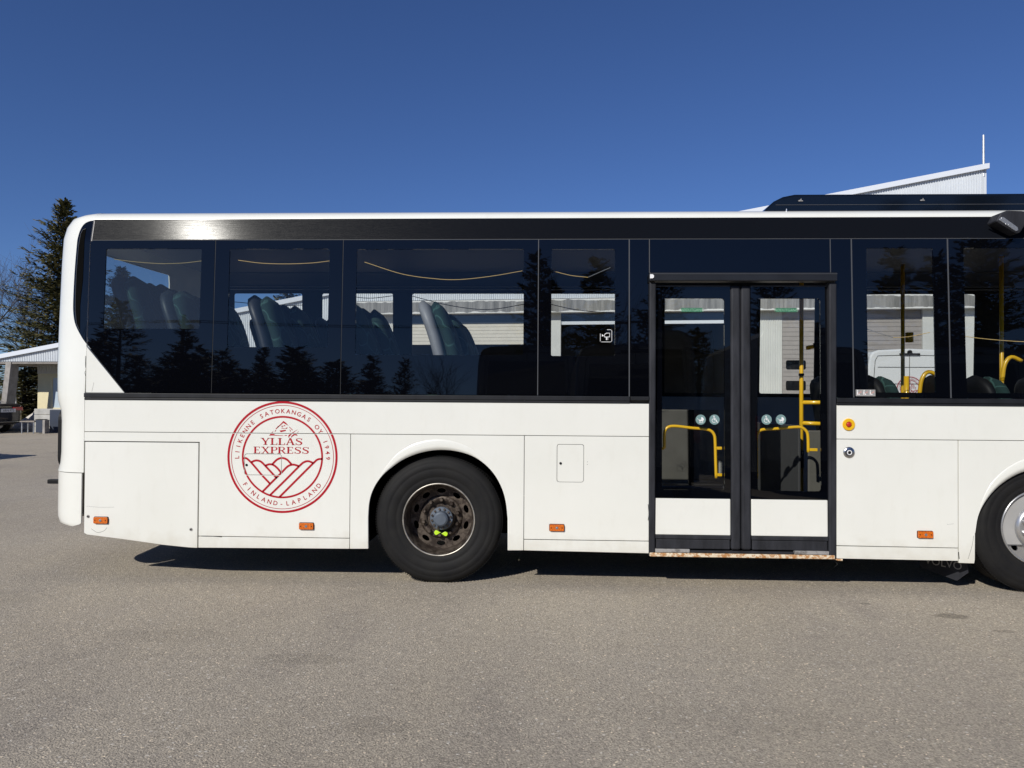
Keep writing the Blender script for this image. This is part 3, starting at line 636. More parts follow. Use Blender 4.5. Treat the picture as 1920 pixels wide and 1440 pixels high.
# grab rails on the leaves
def rail(pts, d, r=.0115):
    MB().tube([tuple(p) for p in smooth_pts([(x, .075+dl(z), z) for x, z in pts], 5)], r, 10).build('handrail', 'yellow', d, smooth=True)
rail([(.912, 1.03), (.912, 1.12), (.918, 1.165), (.945, 1.192), (1.0, 1.198), (1.12, 1.185), (1.21, 1.178), (1.26, 1.165), (1.287, 1.13), (1.293, 1.07), (1.296, .95), (1.300, .81)], d1)
rail([(1.600, .81), (1.600, .95), (1.600, 1.10), (1.612, 1.155), (1.65, 1.178), (1.75, 1.185), (1.88, 1.198), (1.935, 1.195), (1.972, 1.165), (1.982, 1.12), (1.984, 1.01)], d2)
for x0, x1, z, d in ((1.296, 1.342, 1.035, d1), (1.300, 1.342, .835, d1), (.878, .912, 1.03, d1), (1.984, 2.05, 1.03, d2), (1.59, 1.612, 1.03, d2), (1.59, 1.612, .84, d2)):
    MB().box(x0, x1, .066+dl(z), .090+dl(z), z-.011, z+.011).build('rail_bracket', 'yellow', d, bevel=.003)
# stickers on the glass
def pram(x, z, d):
    s = stick('pram_sticker', [disc(.0375, 40)], x, z, 'teal', d, -.0015, dl)
    ar = [(.020*cos(t)+.004, .020*sin(t)-.001) for t in [i*pi/2/6 for i in range(7)]]
    stick('sticker_icon', [poly((.004, -.001), *ar), poly((-.017, .0), (.024, .0), (.018, -.010), (-.008, -.010)), ribbon([(-.017, 0), (-.025, .010)], .0025, 0), ribbon([(-.008, -.008), (-.003, -.018)], .002, 0), ribbon([(.016, -.008), (.010, -.018)], .002, 0), annulus(.004, .0065, 20, (-.005, -.019)), annulus(.004, .0065, 20, (.012, -.019))], x, z, 'white', d, -.0025, dl)
def chair(x, z, d):
    s = stick('wheelchair_sticker', [disc(.0375, 40)], x, z, 'teal', d, -.0015, dl)
    arc = [(-.004+.0145*cos(t), -.0065+.0145*sin(t)) for t in [radians(115+i*17) for i in range(13)]]
    stick('sticker_icon', [disc(.0045, 14, (-.004, .024)), ribbon([(-.004, .017), (-.003, .000)], .006, 0), ribbon([(-.003, .010), (.010, .009)], .004, 0), ribbon([(-.004, -.001), (.011, -.002), (.019, -.019)], .006, 0), ribbon([(.017, -.019), (.024, -.021)], .0035, 0), ribbon(arc, .0035, 0)], x, z, 'white', d, -.0025, dl)
pram(1.169, 1.251, d1); chair(1.271, 1.252, d1); chair(1.654, 1.255, d2); pram(1.759, 1.256, d2)
for x, d in ((1.104, d1), (1.801, d2)):
    s = stick('exit_label', [poly((-.078, -.0155), (.078, -.0155), (.078, .0155), (-.078, .0155))], x, 2.072, 'green', d, -.0015, dl)
    vs, fs = text_mesh('NØDUTGANG', .029); stick('exit_lettering', [([(a*.93, c-.010) for a, c in vs], fs)], x, 2.072, 'exit_text', d, -.0025, dl)

# ------------------------------------------------------------------ wheels
def wheel(cx, cz, rear):
    w = bpy.data.objects.new('wheel', None); COL.objects.link(w); w.parent = bus; w.location = (0, 0, 0)
    R = .482; c = (cx, 0, cz); y0 = .035
    tp = [(.270, y0+.012), (.285, y0+.004), (.315, y0-.004), (.322, y0-.001), (.328, y0-.005), (.38, y0-.013), (.386, y0-.010), (.392, y0-.013), (.425, y0-.010), (.430, y0-.005), (.436, y0-.006), (.455, y0+.004), (.470, y0+.016), (.479, y0+.03)]
    for k in range(5):
        ya = y0+.035+k*.046; tp += [(R, ya), (R, ya+.036), (R-.010, ya+.039), (R-.010, ya+.044)]
    tp += [(R, y0+.27), (.46, y0+.285), (.40, y0+.29), (.27, y0+.28)]
    ty = MB().lathe(tp, c, 128).build('tyre', 'tyre', w, smooth=True)
    # a little flattening where the tyre stands on the ground
    for v in ty.data.vertices:
        if v.co.z < .004: v.co.z = .004+(v.co.z-.004)*.05
    # tread sipes on the shoulder
    b = MB()
    for i in range(150):
        t = 2*pi*i/150+.01; ct, st = cos(t), sin(t)
        for yy in (.022, .06):
            b.box(-.0035, .0035, yy+y0-.004, yy+y0+.012, R-.002, R+.0035)
            for j in range(8):
                x, y, z = b.v[-8+j]; b.v[-8+j] = (cx+x*ct+z*st, y, cz-x*st+z*ct)
    b.build('tread', 'tyre', w)
    if rear:
        lip = MB().lathe([(.262, y0+.02), (.266, y0+.004), (.273, y0), (.278, y0+.006), (.272, y0+.02)], c, 96).build('rim_lip', 'rim_lip', w, smooth=True)
        rim = MB().lathe([(.266, y0+.004), (.258, y0+.02), (.252, y0+.03), (.246, y0+.06), (.243, y0+.11), (.240, y0+.15), (.235, y0+.175)], c, 96).build('rim', 'rim_rusty', w, smooth=True)
        # disc with ten hand holes
        outer = disc(.192, 80)[0]; holes = []
        for i in range(10):
            t = 2*pi*i/10-pi/2; q = Vector((cos(t), sin(t)))*.203
            holes.append([(q.x+.033*cos(t+pi/2)*cos(s)+.0185*cos(t)*sin(s), q.y+.033*sin(t+pi/2)*cos(s)+.0185*sin(t)*sin(s)) for s in [2*pi*k/14 for k in range(14)]])
        # enlarge the disc so that the holes lie inside it
        outer = disc(.240, 80)[0]
        pr = MB().prism([(cx+a, cz+e) for a, e in outer], [[(cx+a, cz+e) for a, e in h] for h in holes], y0+.150, y0+.160).build('wheel_disc', 'rim_rusty', w)
        MB().lathe([(.168, y0+.151), (.160, y0+.138), (.150, y0+.134), (.112, y0+.134), (.102, y0+.20)], c, 64).build('disc_ridge', 'rim_rusty', w, smooth=True)
        MB().lathe([(0, y0+.012), (.042, y0+.013), (.054, y0+.022), (.058, y0+.04), (.060, y0+.06), (.085, y0+.064), (.088, y0+.07), (.088, y0+.085), (.075, y0+.10), (.075, y0+.2)], (cx+.012, 0, cz), 64).build('hub', 'hub', w, smooth=False)
        for i in range(12):
            t = 2*pi*i/12+.2; MB().lathe([(0, y0+.050), (.008, y0+.050), (.009, y0+.066)], (cx+.012+.073*cos(t), 0, cz+.073*sin(t)), 6).build('hub_bolt', 'rim_rusty', w)
        for i in range(10):
            t = 2*pi*i/10+.27; MB().lathe([(0, y0+.100), (.011, y0+.100), (.017, y0+.112), (.017, y0+.138)], (cx+.136*cos(t), 0, cz+.136*sin(t)), 6).build('wheel_nut', 'rim_rusty', w)
        for s in (-1, 1):
            x = cx+.006+s*.034; z = cz-.118
            p = [(x+s*(.018*cos(t) if cos(t) > 0 else .034*cos(t)), z-.004*s+.0185*sin(t)*(1 if cos(t) > 0 else 1+cos(t))) for t in [2*pi*k/18 for k in range(18)]]
            MB().prism(p, (), y0+.092, y0+.104).build('nut_indicator', 'lime', w, bevel=.004)
        MB().box(cx-.2, cx+.2, y0+.22, y0+.24, cz-.2, cz+.2).build('brake_plate', 'dark', w)
    else:
        MB().lathe([(.262, y0+.02), (.266, y0+.002), (.274, y0-.002), (.280, y0+.006), (.272, y0+.02)], c, 96).build('rim_lip', 'silver', w, smooth=True)
        holes = []
        for i in range(10):
            t = 2*pi*(i+.2)/10+pi; q = Vector((cos(t), sin(t)))*.222
            holes.append([(cx+q.x+.030*cos(t+pi/2)*cos(s)+.019*cos(t)*sin(s), cz+q.y+.030*sin(t+pi/2)*cos(s)+.019*sin(t)*sin(s)) for s in [2*pi*k/16 for k in range(16)]])
        MB().prism([(cx+a, cz+e) for a, e in disc(.263, 90)[0]], holes+[[(cx+a, cz+e) for a, e in disc(.178, 60)[0]]], y0+.040, y0+.050).build('wheel_disc', 'silver', w)
        MB().lathe([(.266, y0+.004), (.262, y0+.03), (.26, y0+.05)], c, 90).build('rim', 'silver', w, smooth=True)
        MB().lathe([(.182, y0+.044), (.172, y0+.018), (.160, y0-.002), (.146, y0-.010), (.10, y0-.010), (.09, y0-.008), (.08, y0-.02), (0, y0-.03)], c, 90).build('wheel_centre', 'silver', w, smooth=True)
        for i in range(10):
            t = 2*pi*i/10+.3+pi; MB().lathe([(0, y0-.045), (.010, y0-.045), (.016, y0-.036), (.018, y0-.008)], (cx+.128*cos(t), 0, cz+.128*sin(t)), 12).build('wheel_nut', 'chrome', w)
        MB().lathe([(0, y0+.2), (.26, y0+.2)], c, 40).build('brake_plate', 'dark', w)
wheel(-.79, .478, True); wheel(3.637, .478, False)
# underbody, wheel houses, floors
b = MB(); b.box(-3.40, -1.33, .06, 2.49, .34, 1.02); b.box(-.25, .78, .06, 2.49, .27, .34); b.box(.78, 2.17, .06, 2.49, .262, .33); b.box(2.17, 3.13, .06, 2.49, .26, .34); b.box(3.13, 4.15, .55, 2.0, .26, .5); b.box(4.15, XR, .06, 2.49, .26, .34); b.box(-1.33, -.25, .50, 2.05, .40, 1.02)
b.build('underbody', 'dark', bus)
b = MB(); b.box(-1.34, -.24, .03, .52, 1.03, 1.08); b.box(-1.345, -1.325, .03, .52, .30, 1.03); b.box(-.258, -.238, .03, .52, .30, 1.03); b.box(-1.33, -.25, .50, .52, .30, 1.03)
b.build('wheel_housing', 'dark', bus); b = MB(); b.box(3.13, 4.14, .03, .55, .94, .98); b.box(3.125, 3.14, .03, .55, .27, .94); b.box(4.13, 4.145, .03, .55, .27, .94); b.box(3.13, 4.14, .55, .56, .27, .94); b.build('wheel_housing', 'dark', bus)
# mud flap hanging ahead of the front wheel
mf = MB().add([(2.93, .42, .30), (3.145, .10, .30), (3.15, .09, .13), (3.10, .15, .055), (2.95, .39, .10), (2.94, .43, .30), (3.155, .11, .30), (3.16, .10, .13), (3.11, .16, .055), (2.96, .40, .10)], [(0, 1, 2, 3, 4), (9, 8, 7, 6, 5), (0, 5, 6, 1), (1, 6, 7, 2), (2, 7, 8, 3), (3, 8, 9, 4), (4, 9, 5, 0)]).build('mud_flap', 'rubber_dust', bus)
vs, fs = text_mesh('VOLVO', .085); dv = Vector((3.145-2.93, .10-.42, 0)).normalized()
flat2d('flap_lettering', [(vs, fs)], lambda a, c: (3.045+dv.x*(a), .245+dv.y*(a)-.003-.002, .14+c), 'picto', mf)

# ------------------------------------------------------------------ bus interior
b = MB(); b.box(-3.45, -.12, .06, 2.49, 1.085, 1.10); b.box(-.12, .30, .06, 2.49, .70, .715); b.build('interior_floor', 'floor', bus)
b = MB(); b.box(-.12, XR, .06, 2.49, .342, .35); b.build('interior_floor', 'floor', bus)
b = MB(); b.box(-3.62, XR, .16, 2.40, 2.70, 2.71); b.build('ceiling', 'ceiling', bus)
b = MB(); b.prism([(0, 2.60), (.30, 2.69), (.30, 2.70), (0, 2.63)], (), -3.45, XR); 
for i, v in enumerate(b.v): b.v[i] = (v[1], 2.48-v[0], v[2])
b.build('ceiling_cove', 'ceiling', bus)
for z in (2.545, 2.575): MB().box(-3.4, XR, 2.37, 2.39, z, z+.006).build('cove_seam', 'grey', bus)
b = MB(); b.box(-3.45, .80, .055, .065, 1.10, 1.42); b.build('interior_wall', 'interior', bus)
b = MB(); b.box(-3.45, XR, 2.46, 2.47, .35, 1.42); b.build('interior_wall', 'interior', bus)
b = MB(); b.box(2.17, XR, .055, .065, .35, 1.42); b.build('interior_wall', 'interior', bus)
b = MB(); b.box(-.13, -.12, .07, 2.46, .35, 1.10); b.build('floor_riser', 'darkpanel', bus)
# far side: black band with window openings, white skirt
def flean(z): return -lean(z)
far = [(-3.40, -2.645, 1.50, 2.52), (-2.424, -1.646, 1.50, 2.52), (-1.435, -.157, 1.50, 2.52), (.052, 1.22, 1.46, 2.52), (1.29, 1.965, 1.46, 2.52), (2.30, 2.873, 1.46, 2.52), (3.10, 4.535, 1.46, 2.52)]
MB().prism(rect(-3.52, XR, 1.40, 2.776), [rrect(*h, .02) for h in far], 2.535, 2.55, flean).build('far_window_band', 'black', bus)
for h in far:
    x0, x1, z0, z1 = h; MB().add([(x0-.01, 2.543+flean(z0), z0-.01), (x1+.01, 2.543+flean(z0), z0-.01), (x1+.01, 2.543+flean(z1), z1+.01), (x0-.01, 2.543+flean(z1), z1+.01)], [(0, 1, 2, 3)]).build('far_window_glass', 'farglass', bus, fix=False)
MB().prism(rect(-3.52, XR, .28, 1.40), [], 2.53, 2.55).build('far_side_panel', 'paint', bus)
# seats
def seat_ring(x, z, hw, th, n=20, fl=.9):
    p = []
    for i in range(n):
        t = 2*pi*i/n; c, s = cos(t), sin(t)
        p.append((x+th/2*math.copysign(abs(c)**fl, c), hw*math.copysign(abs(s)**.55, s), z))
    return p
def make_seat(low=False, shellmat='grey'):
    s = bpy.data.objects.new('seat', None); COL.objects.link(s); s.parent = bus
    H = .62 if low else .78
    def xl(v): return -(.10 if low else .20)*v**1.2 + .03*sin(v*pi)*(0 if low else 1)
    def hw(v): return .218*sqrt(max(.006, 1-max(0, (v-.70)/.30)**2.2))
    rs = []; rf = []
    for k in range(19):
        v = k/18; z = .42+H*v
        rs.append(seat_ring(xl(v)-.055, z, hw(v), .115*sqrt(max(.02, 1-max(0, (v-.86)/.14)**2))))
        rf.append(seat_ring(xl(v)+.045+.012*sin(v*pi), z-.01, hw(v)*.99, .115*sqrt(max(.02, 1-max(0, (v-.86)/.14)**2))))
    MB().loft(rs).build('seat_shell', shellmat, s, smooth=True)
    MB().loft(rf).build('seat_back', 'fabric', s, smooth=True)
    MB().box(0, .44, -.21, .21, .36, .47).build('seat_cushion', 'fabric', s, bevel=.04, seg=3)
    MB().box(.1, .3, -.18, .18, 0, .36).build('seat_base', 'darkpanel', s)
    return s
protos = {0: make_seat(False, 'navyshell'), 1: make_seat(True, 'black'), 2: make_seat(False, 'grey')}; used = set()
def put_seat(x, y, z, low=0, rz=0):
    i = int(low); src = protos[i]
    o = src if i not in used else copy_tree(src, bus); used.add(i)
    o.location = (x, y, z); o.rotation_euler = (0, 0, rz); return o
for x, z in ((-2.80, 1.06), (-2.09, 1.02), (-1.40, .98)): put_seat(x, .36, z)
put_seat(-.72, .36, .98, 2)
for x, z in ((-2.76, 1.06), (-2.02, 1.0), (-1.32, .97), (-.66, .93)): put_seat(x, .84, z)
for x in (-2.60, -1.95, -1.58, -.72):
    for y in (1.70, 2.17): put_seat(x, y, .98)
for y in (.40, .85, 1.29, 1.73, 2.17): put_seat(-3.22, y, 1.19)
for x, y in ((2.74, .50), (3.22, .45), (3.55, .45), (2.52, .95), (3.98, .45)): put_seat(x, y, .565, True)
# yellow poles and grips
def pole(pts, name='grab_pole', r=.017, mt='yellow'): return MB().tube(pts, r, 10).build(name, mt, bus, smooth=True)
pole([(2.13, .69, .35), (2.13, .69, 2.60)]); pole([(2.13, .69, 1.38), (2.5, .69, 1.38)]); pole([(2.13, .69, 1.21), (2.4, .69, 1.20)])
pole([(2.17, .69, 1.83), (2.40, .55, 1.88)]); pole([(3.28, 1.4, .35), (3.28, 1.4, 2.65)]); pole([(3.94, 1.02, .35), (3.94, 1.02, 2.65)]); pole([(2.95, .62, 1.2), (2.95, .62, 1.60)], r=.02)
for x, y, z in ((3.06, .45, 1.60), (3.70, .45, 1.72)): pole([tuple(p) for p in smooth_pts([(x-.09, y, z-.16), (x-.07, y, z-.03), (x-.02, y, z+.03), (x+.06, y, z)], 4)], 'seat_grip', .016)
pole([(2.22, .66, 1.84), (2.29, .63, 1.855)], 'grip_clamp', .030, 'black')
pole([(2.13, .69, 1.62), (2.13, .69, 1.60)], 'grip_clamp', .022, 'black'); pole([(2.13, .69, .98), (2.13, .69, .84)], 'grip_clamp', .020, 'black'); pole([(3.33, 1.38, 2.02), (3.33, 1.38, 1.93)], 'stop_button', .035, 'yellow')
# partition screens beside the door
MB().add([(1.75, 1.5, .50), (2.03, .46, .45), (2.03, .46, 1.20), (1.75, 1.5, 1.20), (1.77, 1.5, .50), (2.05, .46, .45), (2.05, .46, 1.20), (1.77, 1.5, 1.20)], [(0, 1, 2, 3), (7, 6, 5, 4), (0, 4, 5, 1), (1, 5, 6, 2), (2, 6, 7, 3), (3, 7, 4, 0)]).build('partition_screen', 'darkpanel', bus, bevel=.006)
ps = MB().box(2.10, 2.75, .44, .46, .42, 1.16).build('partition_screen', 'interior_dim', bus, bevel=.012)
MB().box(.30, .80, .10, .75, .72, 1.02).build('luggage_box', 'darkpanel', bus, bevel=.05, seg=3)
MB().box(2.0, 2.1, 2.40, 2.46, .42, 2.55).build('interior_pillar', 'darkpanel', bus)
wb = MB().box(.86, 1.64, 1.50, 1.53, .64, 1.30).build('wheelchair_backrest', 'interior_dim', bus, bevel=.012)
MB().box(1.355, 1.40, 1.46, 1.498, .35, 1.30).build('support_post', 'black', wb); MB().box(.86, 1.75, 1.42, 1.56, .35, .60).build('side_bench', 'darkpanel', bus, bevel=.02)
# pull cords sagging along the windows; grey lengths carry their shade in the colour
def cord(pts, mt='cord', y=.06, r=.0024):
    MB().tube([tuple(p) for p in smooth_pts([(x, y+lean(z), z) for x, z in pts], 6)], r, 5).build('pull_cord', mt, bus)
cord([(-3.37, 2.468), (-3.2, 2.447), (-3.0, 2.433), (-2.82, 2.437), (-2.66, 2.455)]); cord([(-2.38, 2.459), (-2.2, 2.436), (-2.0, 2.430), (-1.8, 2.437), (-1.66, 2.453)])
cord([(-1.39, 2.444), (-1.1, 2.352), (-.85, 2.315), (-.65, 2.308), (-.4, 2.335), (-.17, 2.375)]); cord([(.07, 2.372), (.2, 2.34), (.33, 2.325)]); cord([(.33, 2.325), (.42, 2.365), (.50, 2.40)], 'grey')
cord([(2.60, 1.872), (2.72, 1.880), (2.87, 1.912)]); cord([(2.40, 1.94), (2.5, 1.905), (2.60, 1.872)], 'grey'); cord([(3.10, 1.885), (3.3, 1.862), (3.55, 1.845), (3.8, 1.85)])
for pts in ([(-3.4, 2.42), (-2.9, 2.38), (-2.6, 2.385)], [(-2.2, 2.50), (-1.9, 2.46), (-1.6, 2.49)], [(-1.45, 2.49), (-1.0, 2.38), (-.6, 2.34), (-.2, 2.40)], [(.05, 2.40), (.4, 2.33), (.9, 2.30)], [(1.5, 1.95), (1.62, 1.90), (1.75, 1.88), (2.1, 1.93)]):
    MB().tube([tuple(p) for p in smooth_pts([(x, 2.42, z) for x, z in pts], 6)], .004, 5).build('pull_cord', 'black', bus)  # far cords coloured black to stand for their silhouettes

# ------------------------------------------------------------------ depot building
AN = radians(6.8)
dep = empty('depot_building', (0, 18.5, 0), -AN, 'long pale corrugated depot with rising roof edge, concrete lintel and roller doors behind the bus', 'building')
def rz(s): return 2.76+.1686*(s+19.6)
def corr(name, s0, s1, zb, zt, y0, mt, per=.07, dep_=.022):
    b = MB(); s = s0; row = []
    while s < s1:
        for f, d in ((0, 0), (.38, 0), (.5, dep_), (.88, dep_)):
            x = s+f*per
            if x <= s1: row.append((x, y0+d))
        s += per
    row.append((s1, y0)); vs = []
    for x, y in row: vs += [(x, y, zb(x)), (x, y, zt(x))]
    n = len(row); b.add(vs, [(2*i, 2*i+2, 2*i+3, 2*i+1) for i in range(n-1)]); return b.build(name, mt, dep, fix=False)
top = lambda s: rz(s)-.12
corr('gable_cladding', -21.0, -12.6, lambda s: 2.51, top, 0, 'corr'); corr('gable_cladding', -12.6, -6.3, lambda s: 0, top, 0, 'corr'); corr('gable_cladding', -6.3, 12.85, lambda s: 4.50, top, 0, 'corr')
MB().prism([(-21.3, rz(-21.3)-.15), (12.98, rz(12.98)-.15), (12.98, rz(12.98)), (-21.3, rz(-21.3))], (), -.10, .02).build('roof_fascia', 'fascia', dep)
MB().prism([(-21.3, rz(-21.3)-.02), (12.95, rz(12.95)-.02), (12.95, rz(12.95)+.03), (-21.3, rz(-21.3)+.03)], (), .02, 30).build('roof', 'fascia', dep)
MB().box(12.83, 12.95, .03, 30, 0, 8.1).build('end_wall', 'corr', dep)
MB().box(-21.0, -12.6, .05, 3.0, 2.44, 2.50).build('canopy_soffit', 'conc', dep)
MB().box(-6.3, 12.8, -.03, .33, 4.06, 4.48).build('concrete_lintel', 'concrete', dep)
MB().box(-6.34, -6.30, 0, .6, 0, 4.5).build('wall_return', 'corr2', dep)
# recessed front with doors
RY = .35
def recess_wall(s0, s1, z0, z1, mt='corr2'): corr('recessed_cladding', s0, s1, lambda s: z0, lambda s: z1, RY, mt)
recess_wall(-6.3, -4.85, 0, 4.3); recess_wall(6.45, 7.30, 0, 4.3)
for s0, s1 in ((-.05, .50), (5.9, 6.45), (11.3, 12.8)): MB().box(s0, s1, RY-.06, RY+.1, 0, 4.4).build('door_pier', 'corr2', dep, bevel=.01)
MB().box(.5, 5.9, RY-.01, RY+.1, 3.70, 3.80).build('door_lintel', 'fascia', dep); MB().box(.5, 5.9, RY, RY+.1, 3.80, 4.4).build('door_lintel', 'vandark_shade', dep); MB().box(-4.85, -.05, RY, RY+.1, 3.76, 4.4).build('door_lintel', 'vandark_shade', dep)  # upper boxes coloured dark for the shade under the concrete lintel
def rolldoor(s0, s1, z0, z1, mt, n, wins=()):
    d = MB(); h = (z1-z0)/n
    for i in range(n): d.box(s0, s1, RY+.03, RY+.07, z0+i*h+.008, z0+(i+1)*h-.002)
    d.box(s0, s1, RY+.045, RY+.065, z0, z1)
    o = d.build('roller_door', mt, dep)
    for (a, b_, c, e) in wins: MB().prism(rrect(a, b_, c, e, .05), (), RY+.02, RY+.03).build('door_window', 'carglass', o)
    return o
rolldoor(-4.85, -.05, 3.07, 3.76, 'shutter', 6)
rolldoor(7.30, 11.3, 0, 4.1, 'shutter_grey', 30, [(7.42, 8.0, 2.27, 2.55), (7.42, 8.0, 1.63, 1.92)] + [(7.42+k, 8.0+k, z, z+.28) for k in (1.2, 2.4) for z in (1.63, 2.27)])
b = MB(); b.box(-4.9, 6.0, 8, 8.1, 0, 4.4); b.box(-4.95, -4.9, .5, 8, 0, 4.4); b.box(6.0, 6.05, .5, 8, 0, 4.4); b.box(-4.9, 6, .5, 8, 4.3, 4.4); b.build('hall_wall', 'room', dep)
# canopy bay at the left end
def col_(s): return MB().add([(s-.52, .02, 0), (s-.30, .02, 0), (s-.02, .02, 2.50), (s-.24, .02, 2.50), (s-.45, .36, 0), (s-.23, .36, 0), (s+.02, .36, 2.50), (s-.20, .36, 2.50)], [(0, 1, 2, 3), (7, 6, 5, 4), (0, 4, 5, 1), (1, 5, 6, 2), (2, 6, 7, 3), (3, 7, 4, 0)]).build('canopy_column', 'conc', dep, bevel=.01)
col_(-19.18); col_(-15.0)
W0 = 1.5
MB().box(-19.40, -12.6, W0, W0+.2, 0, 2.12).build('bay_wall', 'cream', dep)
corr('bay_cladding', -19.40, -12.6, lambda s: 2.12, lambda s: 2.44, W0-.03, 'corr2')
for s0 in (-18.82, -17.4, -16.0):
    f = MB(); f.prism(rect(s0, s0+1.1, .76, 2.04), [rect(s0+.09, s0+1.01, .84, 1.96)], W0-.06, W0).build('window', 'cream', dep)
    w_ = dep.children[-1]; MB().box(s0+.09, s0+1.01, W0-.03, W0-.02, .84, 1.96).build('window_glass', 'blind', w_); MB().box(s0+.05, s0+1.15, W0-.16, W0, .70, .76).build('window_sill', 'fascia', w_)
MB().tube([(12.88, .05, 7.9), (12.88, .05, 9.12)], [.04, .03], 8).build('mast', 'steel', dep)

# ------------------------------------------------------------------ white van behind the bus
def van(name, x, y, w, h, L, mt, rzv, label, front_glass=False, cat='van', logo=False, zoff=0):
    v = empty(name, (x, y, 0), rzv, label, cat)
    def sec(yy, k, hh):
        hw = w/2*k; p = []
        for a, z in ((-1, .35), (-1.0, .9), (-.985, 1.3), (-.93, hh-.35), (-.90, hh-.15), (-.84, hh-.05), (-.70, hh), (0, hh+.03), (.70, hh), (.84, hh-.05), (.90, hh-.15), (.93, hh-.35), (.985, 1.3), (1.0, .9), (1, .35)): p.append((a*hw, yy, z))
        return p
    MB().loft([sec(.02, .975, h-.03), sec(0.05, .995, h-.005), sec(.25, 1, h), sec(L-1.7, 1, h), sec(L-1.1, .97, h-.35), sec(L-.85, .95, 1.45), sec(L-.1, .90, 1.05), sec(L, .85, .8)]).build('body', mt, v, smooth=False, bevel=.02)
    gm = 'seam' if mt == 'vanwhite' else 'black'
    b = MB()
    for pts in ([(0, .55), (0, h-.12)], [(-w*.42, .55), (-w*.42, 1.5), (-w*.39, h-.25), (-w*.36, h-.14), (0, h-.12), (w*.36, h-.14), (w*.39, h-.25), (w*.42, 1.5), (w*.42, .55)], [(-w*.36, h-.40), (w*.36, h-.40)], [(-w*.37, h-.83), (-w*.36, h-.78), (w*.36, h-.78), (w*.37, h-.83)]):
        b.tube([(a, .012 if z > .56 else .02, z) for a, z in pts], .006, 4)
    b.build('door_seam', gm, v)
    bl = MB().box(-.22, .22, -.025, .03, h-.13, h-.08).build('brake_light', 'black', v, bevel=.01); MB().prism(disc(.05, 16, (0, h-.06))[0], (), -.02, .03).build('camera_pod', 'black', bl)
    for s in (-1, 1):
        MB().box(s*w*.475-.05, s*w*.475+.05, -.01, .06, .95, 1.4).build('tail_light', 'redlens', v, bevel=.01)
        for yy in (.95, L-.95):
            q = bpy.data.objects.new('wheel', None); COL.objects.link(q); q.parent = v
            for a, mm, rr in ((.11, 'tyre', .34), (.115, 'silver', .2)):
                t = MB().lathe([(0, -a), (rr*.94, -a), (rr, -a*.7), (rr, a*.7), (rr*.94, a), (0, a)], (0, 0, 0), 32).build('tyre' if mm == 'tyre' else 'rim', mm, q)
                t.rotation_euler = (0, 0, pi/2); t.location = (s*(w/2-.12), yy, .34)
    MB().box(-w*.48, w*.48, -.08, .06, .35, .58).build('bumper', 'black', v, bevel=.03)
    if front_glass:
        MB().prism([(-w*.40, 1.45), (w*.40, 1.45), (w*.36, h-.30), (-w*.36, h-.30)], (), -.004, .01).build('rear_window', 'carglass', v, bevel=.0)
    if logo: flat2d('emblem', EMB, lambda a, c: (a*.68, -.0, c*.68+1.62), 'red', v)
    return v
van('van', 8.32, 12, 1.93, 2.52, 5.4, 'vanwhite', radians(-3), 'white panel van with a red round emblem on its rear doors beyond the bus', logo=True)

